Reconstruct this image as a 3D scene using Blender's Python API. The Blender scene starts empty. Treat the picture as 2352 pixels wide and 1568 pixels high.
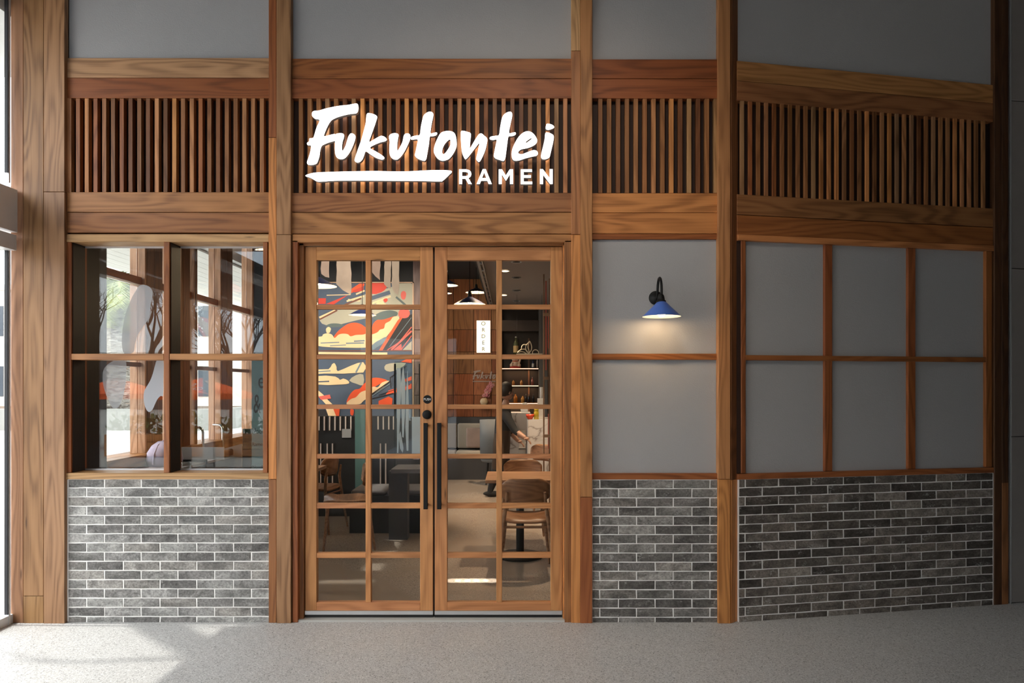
import bpy, math, random
from mathutils import Vector, Matrix
from mathutils.geometry import tessellate_polygon
random.seed(7)
PI = math.pi
C = bpy.context.scene.collection

# ------------------------------------------------------------------ camera, sky, sun, exposure
D, F, HZ, CH = 4.545, 1568.0, 887.0, 1.568      # distance to the shopfront, focal length (px), horizon row, eye height
cam_d = bpy.data.cameras.new('camera'); cam = bpy.data.objects.new('camera', cam_d); C.objects.link(cam)
cam.location = (0, -D, CH); cam.rotation_euler = (PI/2, 0, 0)
cam_d.sensor_width = 36.0; cam_d.lens = 36.0*F/2352.0
cam_d.shift_y = (HZ-784.0)/2352.0; cam_d.clip_end = 500
bpy.context.scene.camera = cam
W = bpy.data.worlds.new('sky'); bpy.context.scene.world = W; W.use_nodes = True
wn, wl = W.node_tree.nodes, W.node_tree.links; wn.clear()
wo = wn.new('ShaderNodeOutputWorld'); wb = wn.new('ShaderNodeBackground')
tc = wn.new('ShaderNodeTexCoord'); nz = wn.new('ShaderNodeTexNoise'); cr = wn.new('ShaderNodeValToRGB')
nz.inputs['Scale'].default_value = 2.2; nz.inputs['Detail'].default_value = 6
cr.color_ramp.elements[0].position = .35; cr.color_ramp.elements[0].color = (.70, .80, .93, 1)
cr.color_ramp.elements[1].position = .6; cr.color_ramp.elements[1].color = (1, .985, .97, 1)
wl.new(tc.outputs['Generated'], nz.inputs['Vector']); wl.new(nz.outputs['Fac'], cr.inputs['Fac'])
wl.new(cr.outputs['Color'], wb.inputs['Color']); wl.new(wb.outputs['Background'], wo.inputs['Surface'])
wb.inputs['Strength'].default_value = 5.5
def lamp(name, kind, loc, energy, color=(1, 1, 1), rot=(0, 0, 0), **kw):
    d = bpy.data.lights.new(name, kind); d.energy = energy; d.color = color
    for k, v in kw.items(): setattr(d, k, v)
    o = bpy.data.objects.new(name, d); C.objects.link(o); o.location = loc; o.rotation_euler = rot
    return o
SUN_DIR = Vector((1, -.02, -1.664)).normalized()
lamp('sun', 'SUN', (-20, 0, 30), 2.7, (1, .96, .9), SUN_DIR.to_track_quat('-Z', 'Y').to_euler(), angle=.02)
# unseen warm spot added above the frame to brighten the middle of the shopfront
lamp('hall_fill', 'SPOT', (.05, -3.0, 4.9), 155, (1, .86, .70), (Vector((.1, 0, 2.0))-Vector((.05, -3.0, 4.9))).to_track_quat('-Z', 'Y').to_euler(), spot_size=1.25, spot_blend=.9, shadow_soft_size=.25)
vs = bpy.context.scene.view_settings
vs.view_transform = 'Standard'; vs.look = 'None'; vs.gamma = 1; vs.use_curve_mapping = False; vs.exposure = 0.36

# ------------------------------------------------------------------ helpers
def X(px, Y=0.0): return (px-1176.0)*(Y+D)/F
def Z(py, Y=0.0): return CH-(py-HZ)*(Y+D)/F
def at(px, py, Y): return Vector((X(px, Y), Y, Z(py, Y)))
def lin(r, g, b):
    f = lambda c: (c/255/12.92) if c/255 <= .04045 else ((c/255+.055)/1.055)**2.4
    return (f(r), f(g), f(b))

class MB:
    def __init__(s): s.v, s.f, s.m, s.s = [], [], [], []
    def add(s, vs_, fs, mi=0, smooth=False):
        o = len(s.v); s.v += [tuple(v) for v in vs_]
        for f in fs: s.f.append([i+o for i in f]); s.m.append(mi); s.s.append(smooth)
        return s
    def box(s, x0, x1, y0, y1, z0, z1, mi=0):
        v = [(x, y, z) for z in (z0, z1) for y in (y0, y1) for x in (x0, x1)]
        return s.add(v, [(0, 2, 3, 1), (4, 5, 7, 6), (0, 1, 5, 4), (2, 6, 7, 3), (0, 4, 6, 2), (1, 3, 7, 5)], mi)
    def cbox(s, lx, ly, lz, c=.002, mi=0):                     # box centred at 0, its front (-y) edges chamfered
        a, b, e = lx/2, ly/2, lz/2
        def ring(y, i): return [(-a+i, y, -e+i), (a-i, y, -e+i), (a-i, y, e-i), (-a+i, y, e-i)]
        v = ring(b, 0)+ring(-b+c, 0)+ring(-b, c)
        fs = [(3, 2, 1, 0), (8, 9, 10, 11)]
        for k in range(4):
            n = (k+1) % 4
            fs += [(k, n, 4+n, 4+k), (4+k, 4+n, 8+n, 8+k)]
        return s.add(v, fs, mi)
    def prism(s, poly, y0, y1, holes=(), mi=0, mis=None):      # polygon in x,z pushed from y0 (front) to y1
        loops = [list(poly)]+[list(h) for h in holes]
        flat = [p for l in loops for p in l]
        tris = tessellate_polygon([[Vector((p[0], p[1], 0)) for p in l] for l in loops])
        n = len(flat)
        v = [(p[0], y0, p[1]) for p in flat]+[(p[0], y1, p[1]) for p in flat]
        fs = []
        for t in tris:
            a, b, c = (flat[i] for i in t)
            cr_ = (b[0]-a[0])*(c[1]-a[1])-(b[1]-a[1])*(c[0]-a[0])
            t = t if cr_ > 0 else (t[0], t[2], t[1])
            fs.append(tuple(t)); fs.append(tuple(i+n for i in reversed(t)))
        o0 = len(s.v); s.add(v, fs, mi); o = 0
        for l in loops:
            m = len(l)
            area = sum(l[i][0]*l[(i+1) % m][1]-l[(i+1) % m][0]*l[i][1] for i in range(m))
            first = l is loops[0]
            for i in range(m):
                j = (i+1) % m
                q = (o+i, o+n+i, o+n+j, o+j) if (area > 0) == first else (o+i, o+j, o+n+j, o+n+i)
                s.f.append([k+o0 for k in q]); s.m.append(mi if mis is None else mis); s.s.append(False)
            o += m
        return s
    def tube(s, pts, r, n=8, mi=0, caps=True):
        pts = [Vector(p) for p in pts]; rs = r if isinstance(r, (list, tuple)) else [r]*len(pts)
        v = []; up = None
        for i, p in enumerate(pts):
            t = (pts[min(i+1, len(pts)-1)]-pts[max(i-1, 0)]).normalized()
            if up is None: up = Vector((0, 0, 1)) if abs(t.z) < .9 else Vector((1, 0, 0))
            a = up.cross(t).normalized(); b = t.cross(a); up = b
            for k in range(n):
                w = 2*PI*k/n; v.append(p+(a*math.cos(w)+b*math.sin(w))*rs[i])
        fs = [(i*n+k, i*n+(k+1) % n, (i+1)*n+(k+1) % n, (i+1)*n+k) for i in range(len(pts)-1) for k in range(n)]
        s.add(v, fs, mi, True)
        if caps: s.add(v[:n], [tuple(range(n))[::-1]], mi); s.add(v[-n:], [tuple(range(n))], mi)
        return s
    def lathe(s, prof, c=(0, 0, 0), n=24, mi=0, rot=None, smooth=True):   # profile of (radius, height) about z
        v = []; c = Vector(c)
        for r, h in prof:
            for k in range(n):
                p = Vector((r*math.cos(2*PI*k/n), r*math.sin(2*PI*k/n), h))
                v.append((rot @ p if rot else p)+c)
        fs = [(i*n+k, i*n+(k+1) % n, (i+1)*n+(k+1) % n, (i+1)*n+k) for i in range(len(prof)-1) for k in range(n)]
        return s.add(v, fs, mi, smooth)
    def ball(s, c, r, n=16, mi=0, sc=(1, 1, 1)):
        c = Vector(c); v = []; m = n//2
        for i in range(m+1):
            for k in range(n):
                a, b = PI*i/m, 2*PI*k/n
                v.append(c+Vector((r*sc[0]*math.sin(a)*math.cos(b), r*sc[1]*math.sin(a)*math.sin(b), r*sc[2]*math.cos(a))))
        fs = [((i+1)*n+k, (i+1)*n+(k+1) % n, i*n+(k+1) % n, i*n+k) for i in range(m) for k in range(n)]
        return s.add(v, fs, mi, True)
    def mesh(s, name, mats):
        me = bpy.data.meshes.new(name); me.from_pydata(s.v, [], s.f)
        for m in (mats if isinstance(mats, (list, tuple)) else [mats]): me.materials.append(m)
        me.polygons.foreach_set('material_index', s.m); me.polygons.foreach_set('use_smooth', s.s); me.update()
        return me
def tag(o, label=None, cat=None, group=None, kind=None):
    for k, v in (('label', label), ('category', cat), ('group', group), ('kind', kind)):
        if v: o[k] = v
    return o
def link(name, me, parent=None, loc=(0, 0, 0), rot=(0, 0, 0), color=None):
    o = bpy.data.objects.new(name, me); C.objects.link(o)
    o.location = loc; o.rotation_euler = rot
    if parent: o.parent = parent
    if color: o.color = (*color[:3], 1)
    return o
def obj(name, mb, mats, parent=None, loc=(0, 0, 0), rot=(0, 0, 0), color=None):
    return link(name, mb.mesh(name, mats), parent, loc, rot, color)
def thing(name, loc, label=None, cat=None, group=None, rz=0, kind=None):
    o = bpy.data.objects.new(name, None); C.objects.link(o); o.location = loc; o.rotation_euler = (0, 0, rz)
    o.empty_display_size = .1
    return tag(o, label, cat, group, kind)
def struct(name, loc=(0, 0, 0), rz=0): return thing(name, loc, kind='structure', rz=rz)
def dup(root, loc, rz=0, label=None, group=None):
    r = root.copy(); C.objects.link(r); r.location = loc; r.rotation_euler = (0, 0, rz)
    if label: r['label'] = label
    if group: r['group'] = group
    for ch in list(root.children):
        c = ch.copy(); C.objects.link(c); c.parent = r
        for g in ch.children: d = g.copy(); C.objects.link(d); d.parent = c
    return r
def smooth_poly(pts, k=4):                                     # Catmull-Rom through a closed outline
    out = []; n = len(pts)
    for i in range(n):
        p0, p1, p2, p3 = (pts[(i+j-1) % n] for j in range(4))
        for t in range(k):
            t /= k
            out.append(tuple(.5*(2*p1[a]+(p2[a]-p0[a])*t+(2*p0[a]-5*p1[a]+4*p2[a]-p3[a])*t*t+(3*p1[a]-p0[a]-3*p2[a]+p3[a])*t**3) for a in (0, 1)))
    return out
def text_mesh(body, size, depth=0.0, spacing=1.0, align='CENTER'):
    cu = bpy.data.curves.new('lettering', 'FONT'); cu.body = body; cu.size = size; cu.extrude = depth
    cu.align_x = align; cu.align_y = 'CENTER'; cu.space_character = spacing; cu.resolution_u = 3
    o = bpy.data.objects.new('lettering', cu); C.objects.link(o)
    me = bpy.data.meshes.new_from_object(o.evaluated_get(bpy.context.evaluated_depsgraph_get()))
    bpy.data.objects.remove(o); bpy.data.curves.remove(cu)
    return me

# ------------------------------------------------------------------ materials
class N:
    def __init__(s, name):
        s.m = bpy.data.materials.new(name); s.m.use_nodes = True
        s.n, s.l = s.m.node_tree.nodes, s.m.node_tree.links
        s.b = s.n['Principled BSDF']; s.out = s.n['Material Output']
    def new(s, t, **kw):
        n = s.n.new(t)
        for k, v in kw.items():
            if k in n.inputs.keys(): n.inputs[k].default_value = v
            else: setattr(n, k, v)
        return n
    def math(s, op, a, b=None):
        n = s.n.new('ShaderNodeMath'); n.operation = op
        for i, v in enumerate((a, b)):
            if v is None: continue
            if isinstance(v, (int, float)): n.inputs[i].default_value = v
            else: s.l.new(v, n.inputs[i])
        return n.outputs[0]
    def ramp(s, fac, stops):
        n = s.n.new('ShaderNodeValToRGB'); e = n.color_ramp.elements
        while len(e) < len(stops): e.new(.5)
        for k, (p, c) in zip(e, stops): k.position = p; k.color = (*c, 1) if isinstance(c, (tuple, list)) else (c, c, c, 1)
        s.l.new(fac, n.inputs[0]); return n.outputs[0]
    def mix(s, fac, a, b, mode='MIX'):
        n = s.n.new('ShaderNodeMix'); n.data_type = 'RGBA'; n.blend_type = mode
        for i, v in ((0, fac), (6, a), (7, b)):
            if isinstance(v, (int, float)): n.inputs[i].default_value = v
            elif isinstance(v, (tuple, list)): n.inputs[i].default_value = (*v[:3], 1)
            else: s.l.new(v, n.inputs[i])
        return n.outputs[2]
    def vec(s, scale=(1, 1, 1), coord='Object', rnd=False):
        t = s.n.new('ShaderNodeTexCoord'); mp = s.n.new('ShaderNodeMapping'); mp.inputs['Scale'].default_value = scale
        s.l.new(t.outputs[coord], mp.inputs[0])
        if rnd:
            oi = s.n.new('ShaderNodeObjectInfo'); cb = s.n.new('ShaderNodeCombineXYZ')
            for i, k in enumerate((37.0, 71.0, 53.0)): s.l.new(s.math('MULTIPLY', oi.outputs['Random'], k), cb.inputs[i])
            s.l.new(cb.outputs[0], mp.inputs['Location'])
        return mp.outputs[0]
    def noise(s, vec, scale, detail=2.0, rough=.5, dist=0.0):
        n = s.new('ShaderNodeTexNoise', Scale=scale, Detail=detail, Roughness=rough, Distortion=dist); s.l.new(vec, n.inputs['Vector']); return n.outputs['Fac']
    def bump(s, h, strength=.2, dist=.01):
        n = s.new('ShaderNodeBump', Strength=strength, Distance=dist); s.l.new(h, n.inputs['Height']); s.l.new(n.outputs[0], s.b.inputs['Normal'])
    def base(s, v, rough=.5, metal=0.0, spec=None):
        if isinstance(v, (tuple, list)): s.b.inputs['Base Color'].default_value = (*v[:3], 1)
        else: s.l.new(v, s.b.inputs['Base Color'])
        if isinstance(rough, float): s.b.inputs['Roughness'].default_value = rough
        else: s.l.new(rough, s.b.inputs['Roughness'])
        s.b.inputs['Metallic'].default_value = metal
        if spec is not None: s.b.inputs['Specular IOR Level'].default_value = spec
        return s.m
def plain(name, color, rough=.5, metal=0.0, spec=None, var=.08):
    n = N(name); f = n.noise(n.vec((1, 1, 1)), 9.0, 3.0)
    c = n.mix(f, tuple(x*(1-var) for x in color), tuple(min(1, x*(1+var)) for x in color))
    return n.base(c, rough, metal, spec)
def tinted(name, rough=.5, metal=0.0):                         # colour comes from each object's own colour
    n = N(name); oi = n.new('ShaderNodeObjectInfo'); f = n.noise(n.vec(), 12.0, 3.0)
    c = n.mix(1.0, oi.outputs['Color'], n.ramp(f, [(.3, .88), (.7, 1.0)]), 'MULTIPLY'); return n.base(c, rough, metal)
def emit(name, color, strength):
    n = N(name); n.b.inputs['Base Color'].default_value = (.8, .8, .8, 1)
    n.b.inputs['Emission Color'].default_value = (*color, 1); n.b.inputs['Emission Strength'].default_value = strength; return n.m
def glass(name, f0, tint=(.97, .98, .97), rough=0.0):
    n = N(name); n.n.remove(n.b)
    g = n.new('ShaderNodeNewGeometry'); dt = n.n.new('ShaderNodeVectorMath'); dt.operation = 'DOT_PRODUCT'
    n.l.new(g.outputs['Incoming'], dt.inputs[0]); n.l.new(g.outputs['Normal'], dt.inputs[1])
    c = n.math('SUBTRACT', 1.0, n.math('ABSOLUTE', dt.outputs['Value']))
    fac = n.math('ADD', n.math('MULTIPLY', n.math('POWER', c, 5.0), 1-f0), f0)
    tr = n.new('ShaderNodeBsdfTransparent'); tr.inputs['Color'].default_value = (*tint, 1)
    gl = n.new('ShaderNodeBsdfGlossy'); gl.inputs['Roughness'].default_value = rough
    mx = n.new('ShaderNodeMixShader'); n.l.new(fac, mx.inputs[0]); n.l.new(tr.outputs[0], mx.inputs[1]); n.l.new(gl.outputs[0], mx.inputs[2])
    n.l.new(mx.outputs[0], n.out.inputs['Surface']); return n.m
def film(name, color, opacity):
    n = N(name); n.n.remove(n.b)
    tr = n.new('ShaderNodeBsdfTransparent'); df = n.new('ShaderNodeBsdfDiffuse'); tl = n.new('ShaderNodeBsdfTranslucent')
    df.inputs['Color'].default_value = tl.inputs['Color'].default_value = (*color, 1)
    m1 = n.new('ShaderNodeMixShader'); m1.inputs[0].default_value = .4
    n.l.new(df.outputs[0], m1.inputs[1]); n.l.new(tl.outputs[0], m1.inputs[2])
    m2 = n.new('ShaderNodeMixShader'); m2.inputs[0].default_value = opacity
    n.l.new(tr.outputs[0], m2.inputs[1]); n.l.new(m1.outputs[0], m2.inputs[2]); n.l.new(m2.outputs[0], n.out.inputs['Surface']); return n.m

def wood_mat(name, rough=.5, contrast=1.0):                    # board length runs along local x; tone = object colour
    n = N(name); oi = n.new('ShaderNodeObjectInfo')
    v = n.vec((.75, 5.5, 5.5), rnd=True); f = n.noise(v, 1.0, 1.5, .45)
    rings = n.math('ADD', n.math('MULTIPLY', n.math('SINE', n.math('MULTIPLY', f, 75.0)), .5), .5)
    fib = n.noise(n.vec((2.2, 110.0, 110.0), rnd=True), 1.0, 3.0, .6)
    pat = n.noise(n.vec((1.1, 5.0, 5.0), rnd=True), .8, 3.0, .55)
    t = n.math('ADD', n.math('MULTIPLY', rings, .28), n.math('ADD', n.math('MULTIPLY', fib, .55), n.math('MULTIPLY', pat, .48)))
    lo = 1-.36*contrast
    fac = n.ramp(t, [(.42, (lo*.9, lo*.84, lo*.8)), (.63, (.93, .92, .91)), (.88, (1.12, 1.15, 1.17))])
    c = n.mix(1.0, oi.outputs['Color'], fac, 'MULTIPLY')
    knot = n.new('ShaderNodeTexVoronoi', Scale=1.0); n.l.new(n.vec((1.3, 9, 9), rnd=True), knot.inputs['Vector'])
    c = n.mix(n.ramp(knot.outputs['Distance'], [(.02, .75), (.07, 0.0)]), c, (.05, .022, .01))
    n.bump(n.math('ADD', fib, n.math('MULTIPLY', rings, .3)), .12, .002)
    return n.base(c, rough, 0.0, .35)
wood = wood_mat('spotted_gum'); wood_soft = wood_mat('oiled_door_timber', .45, .55)

def brick_mat():
    n = N('brick_tile'); oi = n.new('ShaderNodeObjectInfo')
    big = n.noise(n.vec((7, 7, 11), rnd=True), 1.0, 3.0, .55, .9)
    fine = n.noise(n.vec((70, 70, 90), rnd=True), 1.0, 4.0, .65)
    c = n.mix(1.0, oi.outputs['Color'], n.ramp(big, [(.36, .66), (.47, .92), (.53, 1.06), (.66, 1.42)]), 'MULTIPLY')
    c = n.mix(1.0, c, n.ramp(fine, [(.3, .58), (.7, 1.32)]), 'MULTIPLY')
    bl = n.noise(n.vec((14, 14, 18), rnd=True), 1.0, 5.0, .7)
    c = n.mix(n.math('MULTIPLY', n.ramp(bl, [(.57, 0.0), (.68, 1.0)]), n.ramp(fine, [(.42, .0), (.62, .75)])), c, (.5, .49, .46))
    n.bump(n.math('ADD', n.math('MULTIPLY', fine, .7), big), .9, .012); return n.base(c, .8, 0.0, .25)
brick_m = brick_mat()

def terrazzo(name, base, dark, light, rough, warm=None):
    n = N(name); v = n.vec((1, 1, 1))
    def cells(scale):
        vo = n.new('ShaderNodeTexVoronoi', Scale=scale); n.l.new(v, vo.inputs['Vector']); return vo
    a, b = cells(175.0), cells(95.0)
    sep = n.new('ShaderNodeSeparateColor'); n.l.new(a.outputs['Color'], sep.inputs[0])
    sep2 = n.new('ShaderNodeSeparateColor'); n.l.new(b.outputs['Color'], sep2.inputs[0])
    mot = n.noise(v, 1.3, 4.0, .6)
    c = n.mix(mot, tuple(x*.88 for x in base), tuple(x*1.1 for x in base))
    c = n.mix(n.ramp(sep.outputs[0], [(.70, 0.0), (.82, .5)]), c, dark)
    c = n.mix(n.ramp(sep.outputs[1], [(.80, 0.0), (.9, .45)]), c, light)
    c = n.mix(n.math('MULTIPLY', n.ramp(sep2.outputs[0], [(.88, 0.0), (.93, .8)]), n.ramp(b.outputs['Distance'], [(.30, .9), (.42, 0.0)])), c, tuple(x*.45 for x in dark))
    if warm:                                                   # ground patches where the aggregate is not exposed
        m2 = n.noise(n.vec((.9, .9, .9)), 1.0, 2.0, .5, .7)
        c = n.mix(n.ramp(m2, [(.50, 0.0), (.55, .92)]), c, warm)
    return n.base(c, rough, 0.0, .4)
terr_m = terrazzo('terrazzo', (.50, .49, .48), (.17, .16, .155), (.80, .79, .77), .5)
conc_m = terrazzo('polished_concrete', (.33, .27, .22), (.11, .085, .07), (.5, .43, .36), .22, (.30, .24, .19))

def plaster_mat(name, col, bump=.35):
    n = N(name); a = n.noise(n.vec(), 130.0, 3.0, .6); b = n.noise(n.vec(), 1.1, 3.0)
    n.bump(a, bump, .004); return n.base(n.mix(b, tuple(x*.94 for x in col), tuple(x*1.05 for x in col)), .85, 0.0, .2)
plaster_m = plaster_mat('grey_render', (.395, .388, .385))
white_m = plaster_mat('white_paint', (.72, .72, .71), .1)
ceil_m = plaster_mat('grey_ceiling', (.27, .23, .21), .05)
dark_m = plain('black_paint', (.012, .011, .011), .7)
grout_m = plaster_mat('pale_grout', (.88, .86, .83), .2)
slatback_m = plain('stained_backing', (.035, .014, .008), .7)
black_m = plain('black_metal', (.010, .010, .010), .5, 0, .2)
alu_m = plain('brushed_aluminium', (.62, .63, .64), .35, .7)
whiteframe_m = plain('white_powder_coat', (.74, .75, .76), .4)
gasket_m = plain('rubber_gasket', (.02, .02, .024), .6)
clad_m = plain('grey_cladding', (.34, .31, .29), .35, .3)
door_glass = glass('door_glass', .007); win_glass = glass('window_glass', .048, (.9, .92, .91)); clear_glass = glass('clear_glazing', .04)
sign_m = emit('sign_face', (1, .985, .97), 2.0); signside_m = plain('sign_edge', (.30, .29, .285), .5)
tint_m = tinted('painted'); tint_gloss = tinted('glazed', .25); tint_cloth = tinted('cloth', .9)
WT = dict(pale=(.46, .285, .155), mid=(.42, .20, .088), red=(.28, .092, .032), orange=(.56, .25, .088), dark=(.20, .082, .032),
          grey=(.34, .19, .10), redmid=(.29, .105, .038), door=(.52, .25, .115), brown=(.30, .135, .055), pink=(.335, .19, .112))
def tone(k, j=.08):
    c = WT[k]; f = 1+random.uniform(-j, j); return (c[0]*f*1.04, c[1]*f*.95*(1+random.uniform(-.05, .05)), c[2]*f*.82*(1+random.uniform(-.08, .08)))
_cache = {}
def cmesh(lx, ly, lz, m, c=.002):
    k = (round(lx, 4), round(ly, 4), round(lz, 4), m.name, c)
    if k not in _cache: _cache[k] = MB().cbox(lx, ly, lz, c).mesh('board', m)
    return _cache[k]
def hboard(parent, x0, x1, z0, z1, y, t, col, name='board', m=None, c=.002):      # front face at y, thickness t behind it
    return link(name, cmesh(x1-x0, t, z1-z0, m or wood, c), parent, ((x0+x1)/2, y+t/2, (z0+z1)/2), color=col)
def vboard(parent, x0, x1, z0, z1, y, t, col, name='board', m=None, c=.002):
    return link(name, cmesh(z1-z0, t, x1-x0, m or wood, c), parent, ((x0+x1)/2, y+t/2, (z0+z1)/2), (0, -PI/2, 0), col)
def hb(parent, p0, p1, q0, q1, y, t, k, **kw): return hboard(parent, X(p0, y), X(p1, y), Z(q1, y), Z(q0, y), y, t, tone(k), **kw)
def vb(parent, p0, p1, q0, q1, y, t, k, **kw):
    z0 = 0.0 if q1 >= 1425 else Z(q1, y); z1 = 5.0 if q0 <= -20 else Z(q0, y)
    return vboard(parent, X(p0, y), X(p1, y), z0, z1, y, t, tone(k), **kw)

# ------------------------------------------------------------------ shell of the mall passage
obj('floor', MB().box(-3.42, 6.2, -10, .22, -.12, 0).box(1.5, 6.2, .22, 1.3, -.12, 0), terr_m)['kind'] = 'structure'
obj('ceiling', MB().box(-3.5, 6.2, -10, 1.3, 5.0, 5.15), plaster_mat('hall_ceiling', (.26, .25, .24), .1))['kind'] = 'structure'
obj('wall_east', MB().box(6.2, 6.35, -10, 1.2, -.12, 5.15), plaster_mat('east_render', (.10, .095, .09)))['kind'] = 'structure'
obj('wall_south', MB().box(-1.2, 6.35, -10.15, -10, -.12, 5.15).box(-3.5, -1.2, -10.15, -10, 2.6, 5.15), plaster_mat('south_render', (.12, .115, .11)))['kind'] = 'structure'

# ------------------------------------------------------------------ shopfront wall
wf = struct('wall_front')
obj('backing', MB().box(X(150), X(1700), .05, .2, Z(536), 5.0).box(X(1330), X(1700), .05, .2, 0, Z(536))
    .box(X(150), X(640), .05, .2, 0, Z(1100)), slatback_m, wf)
for p0, p1 in ((150, 620), (668, 1314), (1359, 1652)):
    obj('plaster_panel', MB().cbox(X(p1)-X(p0), .03, 5.0-Z(134), .003), plaster_m, wf, ((X(p0)+X(p1))/2, .035, (5.0+Z(134))/2))
for p0, p1, q0, q1, k in ((149, 618, 133, 178, 'pale'), (149, 618, 179, 225, 'red'), (149, 618, 441, 486.5, 'mid'), (149, 618, 488, 534, 'brown'),
                          (668, 1315, 134.5, 180, 'redmid'), (668, 1315, 181, 225.5, 'red'), (668, 1315, 443, 486.5, 'brown'), (668, 1315, 488, 536.5, 'mid'),
                          (1358, 1652, 136, 180, 'red'), (1358, 1652, 181.2, 226, 'red'), (1358, 1652, 443.5, 488, 'orange'), (1358, 1652, 489, 536, 'orange')):
    hb(wf, p0, p1, q0, q1, 0.0, .05, k)
KS = ['mid', 'brown', 'brown', 'orange', 'grey', 'redmid', 'mid', 'dark']
def slats(parent, xs, w, z0, z1, dep=.036):
    for x in xs: vboard(parent, x, x+w, z0, z1, .0, dep, tone(random.choice(KS), .2), 'slat', c=.0015)
sw = 9.6/345
slats(wf, [X(154+20.12*i) for i in range(23)], sw, Z(441.5), Z(225.5))
slats(wf, [X(686+20.26*i) for i in range(31)], sw, Z(442.5), Z(226))
slats(wf, [X(1374.3+20.43*i) for i in range(14)], sw, Z(443), Z(226.5))
# plaster, rails and wall of the lamp bay
for q0, q1 in ((548, 813), (825, 1089)):
    obj('plaster_panel', MB().cbox(X(1652)-X(1360), .02, Z(q0)-Z(q1), .003), plaster_m, wf, ((X(1360)+X(1652))/2, .035, (Z(q0)+Z(q1))/2))
hb(wf, 1359, 1652, 537, 549, .005, .06, 'red', name='rail'); hb(wf, 1359, 1652, 812, 826, .005, .05, 'redmid', name='rail')
hb(wf, 1359, 1652, 1087, 1101, -.006, .06, 'redmid', name='rail')

BV = {}
def brick_mesh(L, H, v):
    k = (round(L, 3), round(H, 3), v)
    if k in BV: return BV[k]
    rng = random.Random(hash(k) & 0xffff); a, e = L/2, H/2; j = lambda s=.0013: rng.uniform(-s, s)
    nn = 4 if L > .15 else 2
    top = [(-a+L*i/nn, e) for i in range(nn+1)]; per = [(x, -z) for x, z in top]+[(x, z) for x, z in reversed(top)]
    per = [(x+j(), z+j()) for x, z in per]; n = len(per); cx = .003
    v_ = [(x, .012, z) for x, z in per]+[(x, -.002+j(.001), z) for x, z in per]+[(x*(1-cx/a)+j(.0006), -.005+j(.0008), z*(1-cx/e)+j(.0006)) for x, z in per]
    fs = [tuple(range(2*n, 3*n))]
    for i in range(n): m = (i+1) % n; fs += [(i, m, n+m, n+i), (n+i, n+m, 2*n+m, 2*n+i)]
    BV[k] = MB().add(v_, fs).mesh('brick', brick_m); return BV[k]
PIT, RP, JT = .2443, .0611, .0062
def bricks(parent, x0, x1, ztop, zj0, xj0, odd, tones, lo=.8, hi=1.22):        # zj0: first bed joint, xj0: one vertical joint of the first course
    obj('grout', MB().box(x0-.003, x1+.003, -.0026, .05, 0, ztop+.01), grout_m, parent)
    z1, row = ztop, 0; zb = zj0
    while z1 > .008:
        z0 = max(zb, -.003); x = xj0+(PIT*odd if row % 2 else 0)
        while x > x0: x -= PIT
        while x < x1-.006:
            a, b = max(x+JT/2, x0), min(x+PIT-JT/2, x1)
            if b-a > .012:
                h = z1-z0-(JT*.85 if z0 > 0 else 0)
                t = random.choice(tones); f = random.uniform(lo, hi)
                link('brick', brick_mesh(b-a, h, random.randrange(3)), parent, ((a+b)/2, 0, z1-h/2), color=(t[0]*f, t[1]*f, t[2]*f))
            x += PIT
        z1 = zb; zb -= RP; row += 1
BT = [(.235, .22, .205), (.20, .187, .172), (.275, .26, .24), (.165, .153, .142), (.25, .228, .205)]
bricks(wf, X(158), X(620), Z(1101), Z(1120.6), X(240.4), .515, [(c[0]*1.22, c[1]*1.26, c[2]*1.3) for c in BT])  # left brick colours lifted to carry the stronger light there
bricks(wf, X(1361), X(1649.5), Z(1102), Z(1122.5), X(1377.4), .51, BT, .68, 1.22)
obj('grout', MB().box(X(152), X(157.5), -.002, .03, 0, Z(1101)).box(X(1649.5), X(1652), -.002, .03, 0, Z(1102)), grout_m, wf)

# posts (each clad in separate boards)
t1 = struct('trim_1')
obj('core', MB().box(X(619), X(667), .0, .16, 0, 5.0), slatback_m, t1)
vb(t1, 617, 634.5, -40, 315, -.016, .05, 'redmid'); vb(t1, 617, 634.5, 316, 1100, -.016, .05, 'orange'); vb(t1, 617, 634.5, 1101, 1431, -.016, .05, 'brown')
vb(t1, 635, 668, -40, 538, -.025, .06, 'grey'); vb(t1, 635, 668, 539, 1431, -.025, .06, 'grey')
t2 = struct('trim_2')
obj('core', MB().box(X(1316), X(1358), .0, .16, 0, 5.0), slatback_m, t2)
vb(t2, 1312.5, 1333, -40, 116, -.018, .05, 'pale'); vb(t2, 1312.5, 1333, 117, 538, -.018, .05, 'mid'); vb(t2, 1312.5, 1333, 539, 1431, -.018, .05, 'orange')
vb(t2, 1333.5, 1360.5, -40, 1141, -.025, .06, 'mid'); vb(t2, 1333.5, 1360.5, 1142, 1431, -.025, .06, 'redmid')
t3 = struct('trim_3')
obj('core', MB().box(X(1652), X(1690), .02, .16, 0, 5.0), slatback_m, t3)
vb(t3, 1650, 1677.5, -40, 1100, -.03, .05, 'mid'); vb(t3, 1650, 1677.5, 1101, 1431, -.03, .05, 'orange')
for q0, q1, k in ((-40, 1100, 'dark'), (1101, 1431, 'orange')):  # turned facet: upper board colour darkened for facing away from the light
    z0 = 0 if q1 > 1400 else Z(q1); z1 = 5.0 if q0 < 0 else Z(q0)
    b_ = vboard(t3, 0, .072, z0, z1, 0, .02, tone(k)); b_.location = (X(1678, -.03)+.030, .005, (z0+z1)/2); b_.rotation_euler = (0, -PI/2, math.radians(38))
t4 = struct('trim_4')                                          # broad corner column by the glazing
obj('core', MB().box(X(27), X(147), .0, .45, 0, 5.0), slatback_m, t4)
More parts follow.
